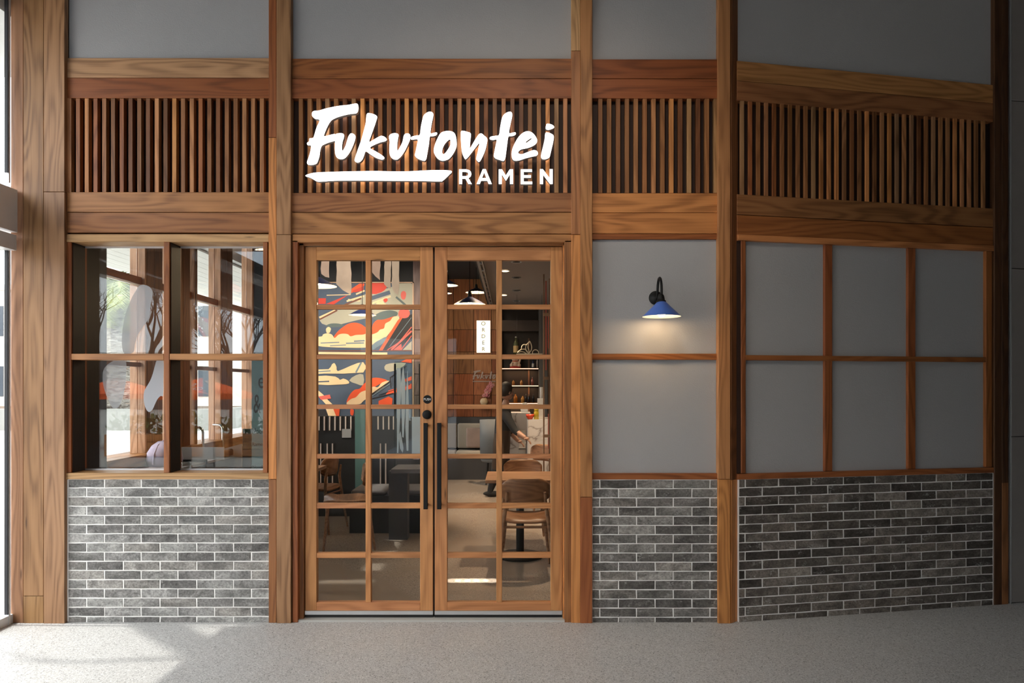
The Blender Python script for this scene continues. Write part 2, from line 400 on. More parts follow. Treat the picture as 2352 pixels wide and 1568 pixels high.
vb(t4, 24.5, 53, -40, 1431, -.02, .03, 'pink'); vb(t4, 53.6, 99.5, -40, 1368, -.024, .03, 'grey'); vb(t4, 53.6, 99.5, 1369, 1431, -.024, .03, 'grey')
vb(t4, 100.2, 148, -40, 440, -.03, .04, 'grey'); vb(t4, 100.2, 148, 441, 1431, -.03, .04, 'pink')
vboard(t4, X(147.6), X(147.6)+.02, 0, 5.0, .012, .43, (.014, .007, .005))  # near-black colour stands in for shade on the column's inner side

# ------------------------------------------------------------------ angled wall on the right
TH = math.atan2(.363, 1.946); X0 = X(1697); cT, sT = math.cos(TH), math.sin(TH)
wr = struct('wall_right', (X0, 0, 0), TH)
def S(px, y=0.0):                                              # distance along the angled wall (for a plane y behind its face)
    u = (px-1176)/F; ox, oy = X0-sT*y, cT*y
    return (u*(D+oy)-ox)/(cT-u*sT)
SE = S(2281)
obj('backing', MB().box(0, SE+.13, .05, .16, 0, 5.0), slatback_m, wr)
obj('plaster_panel', MB().cbox(SE+.02, .03, 5.0-Z(140), .003), plaster_m, wr, (SE/2, .035, (5.0+Z(140))/2))
for q0, q1, k in ((139.6, 184.5, 'mid'), (185.5, 230.7, 'brown'), (446, 492, 'brown'), (493.5, 538, 'redmid')):
    hboard(wr, -.01, SE, Z(q1), Z(q0), 0, .05, tone(k))
hboard(wr, -.01, SE, Z(552), Z(538.5), -.008, .06, tone('orange'), 'rail')
slats(wr, [.012+.0587*i for i in range(33)], .0275, Z(446.3), Z(230.5), .013)
zr = (Z(1087), Z(826.5), Z(816), Z(552))
sm = [(S(1703), S(1713)), (S(1895.5), S(1913)), (S(2087), S(2104)), (S(2265), S(2279))]
for i in range(3):
    for za, zb_ in ((zr[0], zr[1]), (zr[2], zr[3])):
        a, b = sm[i][1]-.01, sm[i+1][0]+.01
        obj('plaster_panel', MB().cbox(b-a, .02, zb_-za+.02, .003), plaster_m, wr, ((a+b)/2, .035, (za+zb_)/2))
for a, b in (sm[0], sm[3]): vboard(wr, a, b, zr[0], zr[3], .0, .05, tone('redmid'), 'rail')
for a, b in sm[1:3]:
    vboard(wr, a, b, zr[0], zr[1], .004, .05, tone('red'), 'rail'); vboard(wr, a, b, zr[2], zr[3], .004, .05, tone('red'), 'rail')
hboard(wr, sm[0][1], sm[3][0], Z(827), Z(815), .0, .05, tone('redmid'), 'rail')
hboard(wr, -.01, SE, Z(1101), Z(1088), -.008, .06, tone('redmid'), 'rail')
obj('backing', MB().box(-.01, sm[0][0]+.001, .01, .05, zr[0], zr[3]), slatback_m, wr)
bricks(wr, 0, SE-.006, Z(1101.5), Z(1120.6), S(1711), .51, [(c[0]*.80, c[1]*.74, c[2]*.69) for c in BT], .42, 1.3)  # brick colours lowered to hold the dimmer light along this wall
obj('grout', MB().box(SE-.006, SE-.001, -.004, .03, 0, Z(1101)), grout_m, wr)
t5 = struct('trim_5', (X0, 0, 0), TH)                          # dark end post of the angled wall
vboard(t5, SE, SE+.062, 0, 5.0, -.012, .04, (.085, .036, .015)); vboard(t5, SE+.063, SE+.118, Z(1127), 5.0, -.012, .04, (.08, .034, .014))
vboard(t5, SE+.063, SE+.118, 0, Z(1126), -.012, .04, tone('brown'))
cl = struct('trim_6', (X0, 0, 0), TH)                          # grey metal clad pier beyond it
zj = [0.0, Z(1004)*1.0, 2.44, 3.63, 5.0]
zj = [.005, CH-(1002-HZ)*(D+.4)/F, CH-(617-HZ)*(D+.4)/F, CH-(233-HZ)*(D+.4)/F, 5.0]
obj('core', MB().box(SE+.14, SE+2.6, .02, .3, 0, 5.0), dark_m, cl)
for a, b in zip(zj, zj[1:]): obj('cladding_panel', MB().cbox(2.5, .03, b-a-.005, .003), clad_m, cl, (SE+.135+1.26, .005, (a+b)/2))
obj('edge_strip', MB().box(SE+.133, SE+.141, -.013, .02, 0, 5.0), alu_m, cl)

# ------------------------------------------------------------------ front window
w1 = struct('window_1')
GY = .155
hb(w1, 149.5, 617, 537.5, 555, -.008, .17, 'pale', name='head'); hb(w1, 150, 617, 1086, 1100.5, -.012, .18, 'pale', name='sill')
vb(w1, 152.5, 163, 555.5, 1085.5, -.002, .17, 'red', name='stile'); vb(w1, 604, 614, 555.5, 1085.5, -.002, .17, 'redmid', name='stile')
vb(w1, 376, 389, 555.5, 1085.5, -.002, .165, 'redmid', name='mullion')
hb(w1, 163.3, 375.8, 812, 826, .0, .06, 'mid', name='transom'); hb(w1, 389.3, 603.8, 812, 826, .0, .06, 'mid', name='transom')
for a, b in ((163.3, 375.8), (389.3, 603.8)):
    for q0, q1 in ((556, 818), (820, 1086)):
        obj('pane', MB().box(X(a), X(b), GY, GY+.008, Z(q1), Z(q0)), win_glass, w1)
    hboard(w1, X(a), X(b), Z(826), Z(812), .066, .09, tone('mid'), 'transom')
obj('bead', MB().box(X(163.3), X(603.8), GY-.012, GY-.002, Z(1086), Z(1086)+.012).box(X(163.3), X(603.8), GY-.012, GY-.002, Z(555.5)-.012, Z(555.5)), alu_m, w1)
for a in (163, 389):                                           # added near-black linings hold the shade of the sides that face the hall
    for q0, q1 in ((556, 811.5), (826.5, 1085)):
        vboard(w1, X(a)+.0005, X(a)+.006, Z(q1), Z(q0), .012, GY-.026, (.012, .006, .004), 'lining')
FILM = {o: film('frosted_film', (.66, .70, .76), o) for o in (.36, .42, .66)}
def decal(pts, op):
    p = smooth_poly([(X(a, GY), Z(b, GY)) for a, b in pts], 4)
    o = obj('window_film', MB().prism(p, GY-.0015, GY-.0005), FILM[op]); return tag(o)
d1 = decal([(322, 655), (336, 655), (347, 662), (351, 675), (346, 700), (342, 730), (330, 748), (317, 768), (310, 790), (306, 809), (285, 811), (280, 780), (286, 730), (300, 690), (312, 668)], .42)
tag(d1, 'pale translucent window film hanging drop above the left transom of shop window', 'window film')
d2 = decal([(361, 827), (356, 840), (352, 855), (346, 872), (338, 886), (332, 897), (330, 912), (332, 928), (337, 941), (343, 946), (350, 941), (356, 928), (362, 916), (369, 909), (375, 907), (375.5, 870), (375.5, 828)], .66)
tag(d2, 'pale translucent window film lobe touching the window mullion in lower left pane', 'window film')
d3 = decal([(262, 828), (288, 828), (290, 860), (287, 890), (280, 920), (270, 936), (258, 935), (250, 920), (240, 895), (236, 870), (240, 845)], .36)
tag(d3, 'pale translucent window film teardrop over the palm trunk in lower left pane', 'window film')

# ------------------------------------------------------------------ doors
DY = .05
tr = struct('trim_7')                                          # door surround
vb(tr, 671.5, 684, 552, 1431, -.008, .11, 'red', name='jamb'); vb(tr, 1297, 1312.2, 552, 1431, -.008, .11, 'brown', name='jamb')
hb(tr, 671.5, 1312.2, 538, 556, -.008, .11, 'mid', name='head')
vboard(tr, X(684), X(701, DY)-.004, 0.0, Z(556), .03, .09, tone('brown'), 'jamb_lining'); vboard(tr, X(1291.5, DY)+.003, X(1297), 0.0, Z(556), .03, .09, tone('orange'), 'jamb_lining')
hboard(tr, X(684), X(1297), Z(566, DY)+.003, Z(556), .03, .09, tone('brown'), 'head_lining')
obj('threshold', MB().box(X(684), X(1297), .0, .12, 0, .012), plain('stone_threshold', (.5, .49, .46), .5), tr)
def leaf(name, e0, e1, g0, m0, m1, g1, handle_px, mirror):
    d = struct(name); T = .045; fx = lambda p: X(p, DY); fz = lambda q: Z(q, DY)
    zb, zt = fz(1402), fz(567)
    vboard(d, fx(e0), fx(g0), zb, zt, DY, T, tone('door'), 'stile', wood_soft); vboard(d, fx(g1), fx(e1), zb, zt, DY, T, tone('door'), 'stile', wood_soft)
    hboard(d, fx(g0), fx(g1), fz(597), zt, DY, T, tone('door'), 'rail', wood_soft); hboard(d, fx(g0), fx(g1), zb, fz(1383), DY, T, tone('door'), 'rail', wood_soft)
    rows = [(597, 699), (709.5, 814), (824.5, 929), (939, 1043), (1053, 1156), (1167.5, 1270), (1281.5, 1383)]
    vboard(d, fx(m0), fx(m1), fz(1383), fz(597), DY+.002, T-.004, tone('door'), 'muntin', wood_soft)
    for (a, b), (c, e) in zip(rows, rows[1:]):
        hboard(d, fx(g0), fx(m0), fz(c), fz(b), DY+.003, T-.006, tone('door'), 'muntin', wood_soft); hboard(d, fx(m1), fx(g1), fz(c), fz(b), DY+.003, T-.006, tone('door'), 'muntin', wood_soft)
    for a, b in rows:
        for p, q in ((g0, m0), (m1, g1)):
            obj('pane', MB().box(fx(p), fx(q), DY+.02, DY+.026, fz(b), fz(a)), door_glass, d)
    obj('bottom_seal', MB().box(fx(e0), fx(e1), DY-.006, DY+.05, fz(1410.5), zb), alu_m, d)
    obj('seal_brush', MB().box(fx(e0), fx(e1), DY+.004, DY+.04, .013, fz(1410.5)), dark_m, d)
    h0, h1 = handle_px; ha, hb_ = Z(1168, 0), Z(971, 0)
    hd = obj('handle', MB().cbox(X(h1, -.0)-X(h0, -.0), .022, hb_-ha, .002), black_m, d, ((X(h0)+X(h1))/2, -.012, (ha+hb_)/2))
    st = MB()
    for zz in (ha+.02, hb_-.02): st.box(X(h0)+.004, X(h1)-.004, -.002, DY+.001, zz-.008, zz+.008)
    obj('standoff', st, black_m, d)
    return d
d_1 = leaf('door_1', 701, 994.5, 727, 839.5, 851.5, 965, (973.5, 983), 1)
c_ = Vector((X(980, .03), DY, Z(952, .03)))
obj('lock', MB().lathe([(0, .022), (.026, .022), (.03, .016), (.031, 0), (0, 0)], c_, 24, rot=Matrix.Rotation(PI/2, 3, 'X')), black_m, d_1)
c_ = Vector((X(981.5, .045), DY, Z(917, .045)))
stk = obj('push_sticker', MB().lathe([(0, .002), (.029, .002), (.029, 0), (0, 0)], c_, 28, rot=Matrix.Rotation(PI/2, 3, 'X'), smooth=False), black_m, d_1)
me = text_mesh('PUSH', .0225, .0004, .95); me.materials.append(plain('white_print', (.85, .85, .85), .5))
link('lettering', me, stk, (c_.x, c_.y-.0028, c_.z), (PI/2, 0, 0))
obj('gap_strip', MB().box(X(994.5, DY)+.0005, X(998.5, DY)-.0005, DY+.018, DY+.04, .013, Z(567, DY)), dark_m, d_1)  # dark strip added so the gap between the leaves reads black
d_2 = leaf('door_2', 998.5, 1291, 1027, 1140, 1153, 1265, (1004.5, 1014), -1)

# ------------------------------------------------------------------ illuminated sign
LET = dict(
 f=([(105,140),(125,130),(160,128),(230,108),(330,88),(420,78),(470,68),(497,70),(505,95),(503,130),(488,152),(440,158),(390,168),(330,185),(285,205),(262,225),(240,260),(222,300),(207,340),(208,352),(240,345),(280,335),(304,336),(306,385),(290,395),(245,408),(205,425),(185,440),(172,480),(165,530),(150,575),(138,592),(105,602),(70,600),(57,580),(70,540),(85,490),(92,435),(65,430),(57,412),(75,395),(78,372),(100,368),(115,360),(130,310),(145,265),(160,235),(165,208),(130,200),(105,180),(100,160)], None),
 u=([(306,336),(345,325),(376,333),(380,360),(368,400),(362,445),(366,478),(378,465),(395,430),(408,385),(420,350),(438,328),(460,330),(480,352),(474,390),(460,430),(440,475),(415,515),(385,545),(355,552),(325,543),(306,515),(300,470),(301,420),(303,380)], None),
 k=([(578,160),(595,150),(640,160),(668,180),(662,215),(640,280),(615,350),(600,400),(640,380),(680,358),(705,348),(735,358),(753,380),(740,395),(700,405),(650,425),(607,453),(650,480),(700,510),(730,535),(728,550),(705,555),(660,540),(610,510),(570,485),(555,520),(540,555),(515,578),(490,580),(473,565),(478,535),(500,470),(525,400),(548,320),(568,240),(573,190)], None),
 v=([(775,345),(795,330),(830,325),(855,338),(850,375),(843,430),(846,477),(865,450),(890,400),(900,350),(915,330),(940,328),(958,345),(955,380),(935,430),(910,480),(880,525),(850,552),(830,556),(800,545),(780,515),(775,460),(778,400),(772,365)], None),
 t=([(1110,142),(1135,138),(1155,150),(1158,175),(1145,240),(1134,322),(1160,322),(1185,318),(1192,330),(1180,345),(1150,353),(1128,358),(1120,420),(1108,490),(1098,545),(1085,565),(1060,562),(1020,545),(998,520),(1003,490),(1015,430),(1022,382),(990,380),(967,382),(962,370),(970,356),(1010,345),(1040,338),(1050,270),(1065,200),(1078,165)], None),
 o=([(1245,312),(1290,305),(1330,315),(1352,345),(1362,410),(1358,450),(1335,500),(1300,545),(1265,562),(1230,565),(1195,545),(1168,505),(1162,470),(1172,425),(1195,370),(1218,330)], [(1300,380),(1308,395),(1305,430),(1290,460),(1265,495),(1245,508),(1236,495),(1238,465),(1252,430),(1275,400)]),
 n=([(1400,310),(1420,305),(1450,312),(1482,325),(1485,350),(1480,400),(1477,455),(1500,420),(1530,370),(1555,335),(1578,328),(1600,345),(1628,375),(1622,430),(1605,490),(1580,545),(1560,575),(1545,570),(1532,550),(1540,510),(1552,455),(1558,412),(1535,440),(1500,485),(1465,530),(1440,552),(1425,535),(1408,490),(1402,430),(1398,360)], None),
 t2=([(1800,145),(1830,138),(1845,155),(1843,190),(1830,250),(1819,322),(1850,320),(1872,318),(1878,330),(1865,345),(1835,352),(1812,358),(1802,420),(1793,490),(1785,545),(1770,567),(1740,560),(1700,545),(1685,525),(1690,490),(1702,430),(1710,382),(1680,385),(1655,380),(1648,368),(1660,355),(1700,348),(1730,340),(1740,280),(1755,200),(1772,165)], None),
 e=([(1935,325),(1975,308),(2010,315),(2040,340),(2062,380),(2058,410),(2030,435),(1980,455),(1930,465),(1905,480),(1900,500),(1930,508),(1980,490),(2030,473),(2060,480),(2070,500),(2060,520),(2020,530),(1960,545),(1910,562),(1870,565),(1848,550),(1840,510),(1848,460),(1870,410),(1900,360)], [(1962,405),(1985,385),(2013,368),(2012,378),(1990,395),(1970,408)]),
 i=([(2135,325),(2160,320),(2195,335),(2208,355),(2203,400),(2192,450),(2180,500),(2170,535),(2145,550),(2115,553),(2097,535),(2100,500),(2115,440),(2128,380)], None),
 dot=([(2150,243),(2190,250),(2212,270),(2200,285),(2160,297),(2138,287),(2140,262)], None),
 bar=([(43,697),(75,680),(135,668),(250,663),(430,658),(650,655),(800,658),(950,657),(1080,650),(1200,647),(1300,650),(1320,663),(1300,685),(1275,710),(1240,740),(1210,745),(1000,741),(750,740),(500,738),(300,740),(190,747),(150,747),(125,735),(90,715)], None))
CAP = [([(1383,640),(1445,640),(1470,646),(1485,660),(1490,682),(1484,702),(1465,718),(1494,768),(1464,768),(1438,722),(1409,722),(1409,768),(1383,768)], [(1409,663),(1440,663),(1458,668),(1463,681),(1458,694),(1440,699),(1409,699)]),
 ([(1589,638),(1615,638),(1668,768),(1640,768),(1629,740),(1574,740),(1563,768),(1535,768)], [(1602,668),(1620,716),(1583,716)]),
 ([(1728,640),(1757,640),(1790,694),(1824,640),(1853,640),(1853,768),(1826,768),(1826,684),(1793,738),(1788,738),(1755,684),(1755,768),(1728,768)], None),
 ([(1920,640),(2018,640),(2018,663),(1946,663),(1946,691),(2009,691),(2009,714),(1946,714),(1946,747),(2020,747),(2020,770),(1920,770)], None),
 ([(2087,638),(2112,638),(2171,715),(2171,638),(2198,638),(2198,768),(2175,768),(2114,688),(2114,768),(2087,768)], None)]
sg = thing('shop_sign', at(997, 333, 0), 'white illuminated brush script sign with small capitals below on timber slats', 'sign')
SY = -.055
def letter(poly, hole, smooth, name):
    cv = lambda ps: [(X(690+a/3.794, SY)-sg.location.x, Z(220+b/3.794, SY)-sg.location.z) for a, b in ps]
    p = cv(poly); h = [cv(hole)] if hole else []
    if smooth: p = smooth_poly(p, 4); h = [smooth_poly(q, 4) for q in h]
    mb = MB().prism(p, SY, SY+.03, h, 0, 1)
    o = obj(name, mb, [sign_m, signside_m], sg)
    xs = [q[0] for q in p]; zs = [q[1] for q in p]
    return o
for k, (p, h) in LET.items(): letter(p, h, True, 'underline' if k == 'bar' else 'letter_dot' if k == 'dot' else 'letter')
for p, h in CAP: letter(p, h, False, 'letter')
pin = MB().box(-.004, .004, SY+.028, .001, -.004, .004).mesh('mounting_pin', alu_m)
for a, b in ((120,560),(190,270),(350,500),(540,480),(620,200),(820,500),(1060,500),(1110,200),(1220,530),(1440,450),(1740,500),(1800,200),(1880,530),(2140,480),(2170,275),(200,700),(700,700),(1200,700),(1396,740),(1550,760),(1740,740),(1930,700),(2100,740)):
    x, z = X(690+a/3.794, SY)-sg.location.x, Z(220+b/3.794, SY)-sg.location.z
    link('mounting_pin', pin, sg, (x, 0, z))

# ------------------------------------------------------------------ wall lamp
LX, LYs, LZ = X(1519.5, -.17), -.17, Z(727, -.17)
wl_ = thing('wall_lamp', (X(1508), .025, Z(683)), 'black gooseneck wall lamp with blue enamel cone shade, lit', 'lamp')
ox, oy, oz = wl_.location
R = Matrix.Rotation(PI/2, 3, 'X')
obj('back_plate', MB().lathe([(0, .03), (.012, .03), (.016, .022), (.028, .02), (.03, .014), (.04, .013), (.046, .006), (.047, 0), (0, 0)], (0, 0, 0), 28, rot=R), black_m, wl_)
zt = LZ+.105
ax = LX-ox
arm = [(0, -.02, .0), (0, -.04, .004), (0, -.052, .022), (0, -.058, .05), (0, -.066, .078), (ax*.2, -.084, .1), (ax*.4, -.108, .112), (ax*.6, -.135, .113), (ax*.8, -.162, .102), (ax, -.182, .08), (ax, -.192, .055), (ax, LYs-oy, .03), (ax, LYs-oy, zt-oz-.01)]
obj('arm', MB().tube(arm, .0085, 10), black_m, wl_)
lc = (LX-ox, LYs-oy, LZ-oz)
obj('socket', MB().lathe([(0, .15), (.012, .148), (.02, .135), (.023, .118), (.024, .106), (.031, .102), (.032, .094), (.02, .092), (0, .09)], lc, 20), black_m, wl_)
blue = plain('blue_enamel', (.07, .155, .52), .3); enam = plain('white_enamel', (.8, .78, .72), .4)
sh = MB().lathe([(.026, .096), (.028, .094), (.121, .002), (.122, 0)], lc, 40, 0).lathe([(.122, 0), (.1195, .001), (.027, .0915), (.0, .0915)], lc, 40, 1)
obj('shade', sh, [blue, enam], wl_, rot=(0, 0, 0)); wl_.children[-1].matrix_basis = Matrix.Translation(lc) @ Matrix.Rotation(math.radians(-3.0), 4, 'X') @ Matrix.Rotation(math.radians(-1.2), 4, 'Y') @ Matrix.Translation([-k for k in lc])
bulb_m = emit('lit_bulb', (1, .72, .4), 30)
obj('bulb', MB().lathe([(.011, .085), (.012, .07), (.02, .05), (.025, .03), (.024, .012), (.014, .0), (0, -.004)], lc, 16), bulb_m, wl_)
lamp('wall_lamp_glow', 'POINT', (LX, LYs, LZ+.02), 4.2, (1, .66, .36), shadow_soft_size=.03)

# ------------------------------------------------------------------ glazed side of the passage (left edge of the picture)
w3 = struct('window_3')
GX = X(10, -.1); yE = -5.4
obj('wall_west', MB().box(GX-.1, GX+.05, -10, yE, -.12, 5.0), plaster_mat('west_render', (.12, .115, .11)))['kind'] = 'structure'
fr = MB()
obj('stile', MB().box(X(18, -.06), X(21, -.06), -.06, -.046, .0, Z(545)), whiteframe_m, w3)
obj('stile', MB().box(X(17, -.06), X(20.5, -.06), -.06, -.046, Z(425), 5.0), whiteframe_m, w3)
obj('gasket', MB().box(X(10, -.07), X(17.5, -.07), -.07, -.062, .07, 2.47).box(X(10, -.07), X(17.5, -.07), -.07, -.062, 2.97, 5.0), gasket_m, w3)
obj('sill', MB().box(GX-.08, X(27, -.03), yE, -.005, .0, .06), whiteframe_m, w3)
obj('rail', MB().box(GX-.06, GX+.05, yE, -.06, 2.46, 2.56), whiteframe_m, w3)
for y in (-2.6, -5.35): obj('mullion', MB().box(GX-.06, GX+.05, y-.03, y+.03, .06, 5.0), whiteframe_m, w3)
ys = [-.062, -2.57, -5.32]
for a, b in zip(ys, ys[1:]):
    for z0, z1 in ((.06, 2.46), (2.97, 5.0)):
        obj('pane', MB().box(GX-.034, GX-.026, b-.0 if b < -5 else b-.0, a-.06 if a < -1 else a, z0, z1), clear_glass, w3)
fa = obj('trim_8', MB().box(GX-.05, X(40, -.035), yE, -.034, Z(534, -.03), Z(437, -.03)), plain('fascia_paint', (.80, .77, .74), .5)); fa['kind'] = 'structure'

# ------------------------------------------------------------------ restaurant interior
XL, XR, YB = -3.0, 1.4, 7.5
obj('floor', MB().box(-3.2, 1.5, .22, 8.2, -.12, 0), conc_m)['kind'] = 'structure'
obj('ceiling', MB().box(-.40, 1.5, .2, YB+.1, 2.97, 3.1), ceil_m)['kind'] = 'structure'
obj('ceiling', MB().box(-3.2, -.40, .2, YB+.1, 3.46, 3.6).box(-.42, -.40, .2, YB, 2.97, 3.6), dark_m)['kind'] = 'structure'
obj('wall_east', MB().box(XR, XR+.15, .2, YB+.1, 0, 3.6), plaster_mat('warm_render', (.22, .18, .15)))['kind'] = 'structure'
obj('lining', MB().box(X(1310), XR, .165, .2, 0, 3.6).box(X(640), X(672), .165, .2, 0, 3.6).box(-3.0, XR, .165, .2, Z(540), 3.6).box(-3.0, X(640), .165, .2, 0, Z(1110)), dark_m, wf)
# wood panelled back wall
wbk = struct('wall_back')
obj('backing', MB().box(-3.2, XR, YB+.02, YB+.15, 0, 3.6), dark_m, wbk)
xs = [-1.30, -1.03, -.675, -.36, -.19]
zs = [0, .62, Z(957, YB), Z(907, YB), Z(858, YB), Z(808, YB), Z(757, YB), 2.95, 3.46]
for a, b in zip(xs, xs[1:]):
    for i, (c, d) in enumerate(zip(zs, zs[1:])):
        vboard(wbk, a+.004, b-.004, c+.003, d-.003, YB-.02, .03, tone(random.choice(['redmid', 'brown', 'red', 'brown']), .2), 'panel')
for a, b in ((.55, 1.0), (1.0, 1.4)): vboard(wbk, a, b-.005, 0, 2.97, YB-.02, .03, tone('dark'), 'panel')
# mural wall
MY = 5.2
wm = struct('wall_partition')
obj('backing', MB().box(-3.1, -1.23, MY+.02, MY+.14, 0, 3.46), dark_m, wm)
pnk = (.20, .13, .115)
for q0, q1 in ((600, 757), (758, 858), (859, 907), (908, 957), (958, 1055)):
    vboard(wm, X(949, MY), -1.23, Z(q1, MY), Z(q0, MY), MY-.01, .03, (pnk[0]*random.uniform(.85, 1.1), pnk[1], pnk[2]), 'panel', wood_soft)
MC = [lin(70, 84, 104), lin(232, 200, 156), lin(232, 84, 34), lin(205, 58, 38), lin(28, 24, 27), lin(170, 166, 148), lin(108, 128, 140), lin(214, 96, 84), lin(110, 62, 44), lin(84, 98, 98)]
def mural_mat(i, c): return plain('mural_paint', c, .6, var=.06)
MM = [mural_mat(i, c) for i, c in enumerate(MC)]
mural = thing('wall_mural', (0, MY, 0), 'large slate blue and orange painted mural of clouds and roofs behind the left door', 'mural')
layer = [0]
def paint(ci, pts, crop=1, sm=0, name='painted_shape'):
    oy = 590 if crop == 1 else 820
    p = [(X(720+a/6.532, MY), Z(oy+b/6.532, MY)) for a, b in pts]
    if sm: p = smooth_poly(p, sm)
    layer[0] += 1; y = -.007-.00015*layer[0]
    obj(name, MB().prism(p, y, y+.0004), MM[ci], mural)
def stroke(ci, a, b, w, crop=1):
    dx, dy = b[0]-a[0], b[1]-a[1]; l = math.hypot(dx, dy); nx, ny = -dy/l*w/2, dx/l*w/2
    paint(ci, [(a[0]+nx, a[1]+ny), (b[0]+nx, b[1]+ny), (b[0]-nx, b[1]-ny), (a[0]-nx, a[1]-ny)], crop)
obj('mural_board', MB().box(X(690, MY), X(948.5, MY), -.006, .02, Z(960, MY), Z(650, MY)), MM[0], mural)
P_ = paint
P_(5, [(110,900),(330,800),(560,690),(780,560),(1150,460),(1280,400),(1480,400),(1480,760),(1300,900),(900,900),(450,1000),(300,1040),(130,1000)], sm=2)
P_(9, [(900,900),(1000,830),(1150,800),(1260,830),(1240,890),(1100,930),(950,950)], sm=3); P_(9, [(180,1040),(260,1000),(380,1000),(460,1030),(330,1055)], sm=3)
P_(3, [(870,395),(1070,395),(1100,460),(1020,530),(870,555)], sm=2); P_(3, [(60,620),(190,620),(185,705),(60,705)])
P_(2, [(570,480),(690,400),(765,400),(765,430),(570,545)]); P_(3, [(600,500),(750,440),(750,505),(640,530),(580,530)]); P_(3, [(190,705),(520,570),(310,712)])
stroke(1, (200,575), (560,565), 13); stroke(1, (640,560), (770,505), 24); stroke(1, (500,665), (760,585), 26); stroke(1, (520,640), (700,660), 22)
stroke(1, (870,700), (1160,590), 26); stroke(8, (470,720), (720,620), 26); stroke(0, (870,620), (1150,530), 60); stroke(9, (1240,600), (1380,720), 30)
P_(1, [(950,710),(960,680),(1000,670),(1040,655),(1060,690),(1090,712)], sm=3); P_(3, [(1050,640),(1100,620),(1115,650),(1080,685)], sm=3)
P_(7, [(1310,575),(1325,525),(1355,512),(1385,530),(1390,575),(1375,630),(1350,640),(1325,625)], sm=3)
stroke(1, (90,910), (330,800), 28); stroke(8, (100,935), (360,800), 22)
P_(2, [(315,1215),(340,1150),(420,1070),(520,1005),(620,985),(720,1010),(790,1060),(870,1070),(900,1000),(960,945),(1050,940),(1220,890),(1250,920),(1100,1080),(940,1160),(760,1190),(500,1190)], sm=3)
P_(1, [(55,1210),(130,1190),(150,1160),(215,1145),(280,1165),(320,1215),(380,1165),(450,1150),(520,1160),(560,1190),(640,1170),(740,1165),(800,1150),(880,1160),(960,1130),(1000,1090),(1060,1070),(1080,1000),(1150,960),(1190,905),(1250,890),(1290,920),(1200,1060),(1110,1180),(1060,1230),(980,1250),(950,1330),(760,1360),(500,1360),(200,1350),(55,1320)], sm=4)
P_(1, [(190,1090),(205,1060),(235,1050),(262,1070),(262,1095),(245,1135),(205,1140)], sm=3)
stroke(6, (110,1292), (390,1280), 16); stroke(6, (250,1332), (490,1320), 14); stroke(6, (490,1295), (760,1290), 20); stroke(6, (610,1265), (770,1255), 22)
P_(6, [(870,1340),(930,1280),(1000,1240),(1080,1200),(1110,1220),(1040,1300),(960,1350),(880,1400)], sm=3); stroke(0, (60,1400), (780,1390), 50)
P_(4, [(1030,1395),(1340,900),(1480,860),(1480,1200),(1250,1395)]); P_(2, [(985,1402),(1260,960),(1400,800),(1440,820),(1340,910),(1035,1402)])
P_(7, [(1275,860),(1295,800),(1350,775),(1420,790),(1448,840),(1425,900),(1360,920),(1300,905)], sm=3)
stroke(6, (1140,1350), (1470,910), 8); stroke(7, (1110,1395), (1290,1280), 12); stroke(7, (1280,1290), (1475,1050), 14); stroke(7, (1170,1395), (1475,1110), 26); stroke(7, (1320,1390), (1475,1180), 12)
P_(7, [(1200,1395),(1320,1300),(1325,1395)]); P_(5, [(1340,1395),(1475,1260),(1475,1395)])
stroke(8, (60,1408), (1480,1405), 14); stroke(1, (60,1440), (1110,1450), 34)
# lower half
P_(1, [(60,185),(230,180),(280,110),(320,90),(350,150),(370,210),(560,130),(750,75),(750,230),(160,245),(60,250)], 2, 2); stroke(6, (640,230), (720,80), 26, 2); stroke(6, (60,220), (260,205), 16, 2)
P_(1, [(60,285),(330,290),(400,340),(450,320),(520,350),(535,395),(400,410),(60,410)], 2, 2); stroke(0, (60,370), (240,362), 20, 2); P_(5, [(540,350),(640,270),(750,260),(750,420),(650,400)], 2, 2)
P_(5, [(1070,180),(1090,110),(1230,85),(1390,90),(1300,170),(1150,220)], 2, 2)
P_(2, [(500,670),(550,560),(620,490),(700,470),(760,400),(870,320),(980,310),(1110,350),(1000,400),(870,480),(750,560),(620,610),(540,690)], 2, 3)
P_(1, [(500,705),(560,630),(640,600),(720,520),(850,480),(900,440),(970,450),(1030,380),(1140,355),(1050,450),(900,550),(760,650),(690,705)], 2, 3)
P_(2, [(1130,500),(1475,395),(1475,470),(1080,570)], 2); P_(2, [(1370,330),(1475,285),(1475,345),(1380,370)], 2); P_(2, [(980,655),(1130,590),(1190,620),(1180,710),(980,710)], 2); P_(2, [(1310,70),(1400,30),(1475,30),(1475,90)], 2)
stroke(4, (870,560), (1150,365), 18, 2); stroke(6, (870,590), (1150,395), 14, 2); stroke(4, (1150,310), (1400,130), 14, 2); stroke(4, (1155,300), (1165,460), 14, 2); stroke(4, (980,570), (1450,410), 10, 2); stroke(4, (870,625), (1200,540), 14, 2)
for x in range(1190, 1400, 22): stroke(4, (x, 285-(x-1160)*.72+10), (x+4, 440-(x-1160)*.3), 5, 2)
P_(1, [(55,480),(150,560),(220,640),(290,705),(190,705),(60,560)], 2); P_(7, [(80,590),(250,560),(270,620),(120,640)], 2)
P_(1, [(190,770),(300,770),(350,885),(230,885)], 2); P_(2, [(300,770),(400,770),(390,885),(345,885)], 2); P_(4, [(60,790),(180,780),(230,885),(60,885)], 2); P_(2, [(560,780),(610,790),(600,870),(560,860)], 2, 2)
obj('frame', MB().box(X(948, MY), X(951, MY), -.03, .02, Z(962, MY), Z(648, MY)).box(X(690, MY), X(951, MY), -.03, .02, Z(650, MY), Z(648, MY)), plain('mural_frame', lin(196, 160, 130), .5), mural)

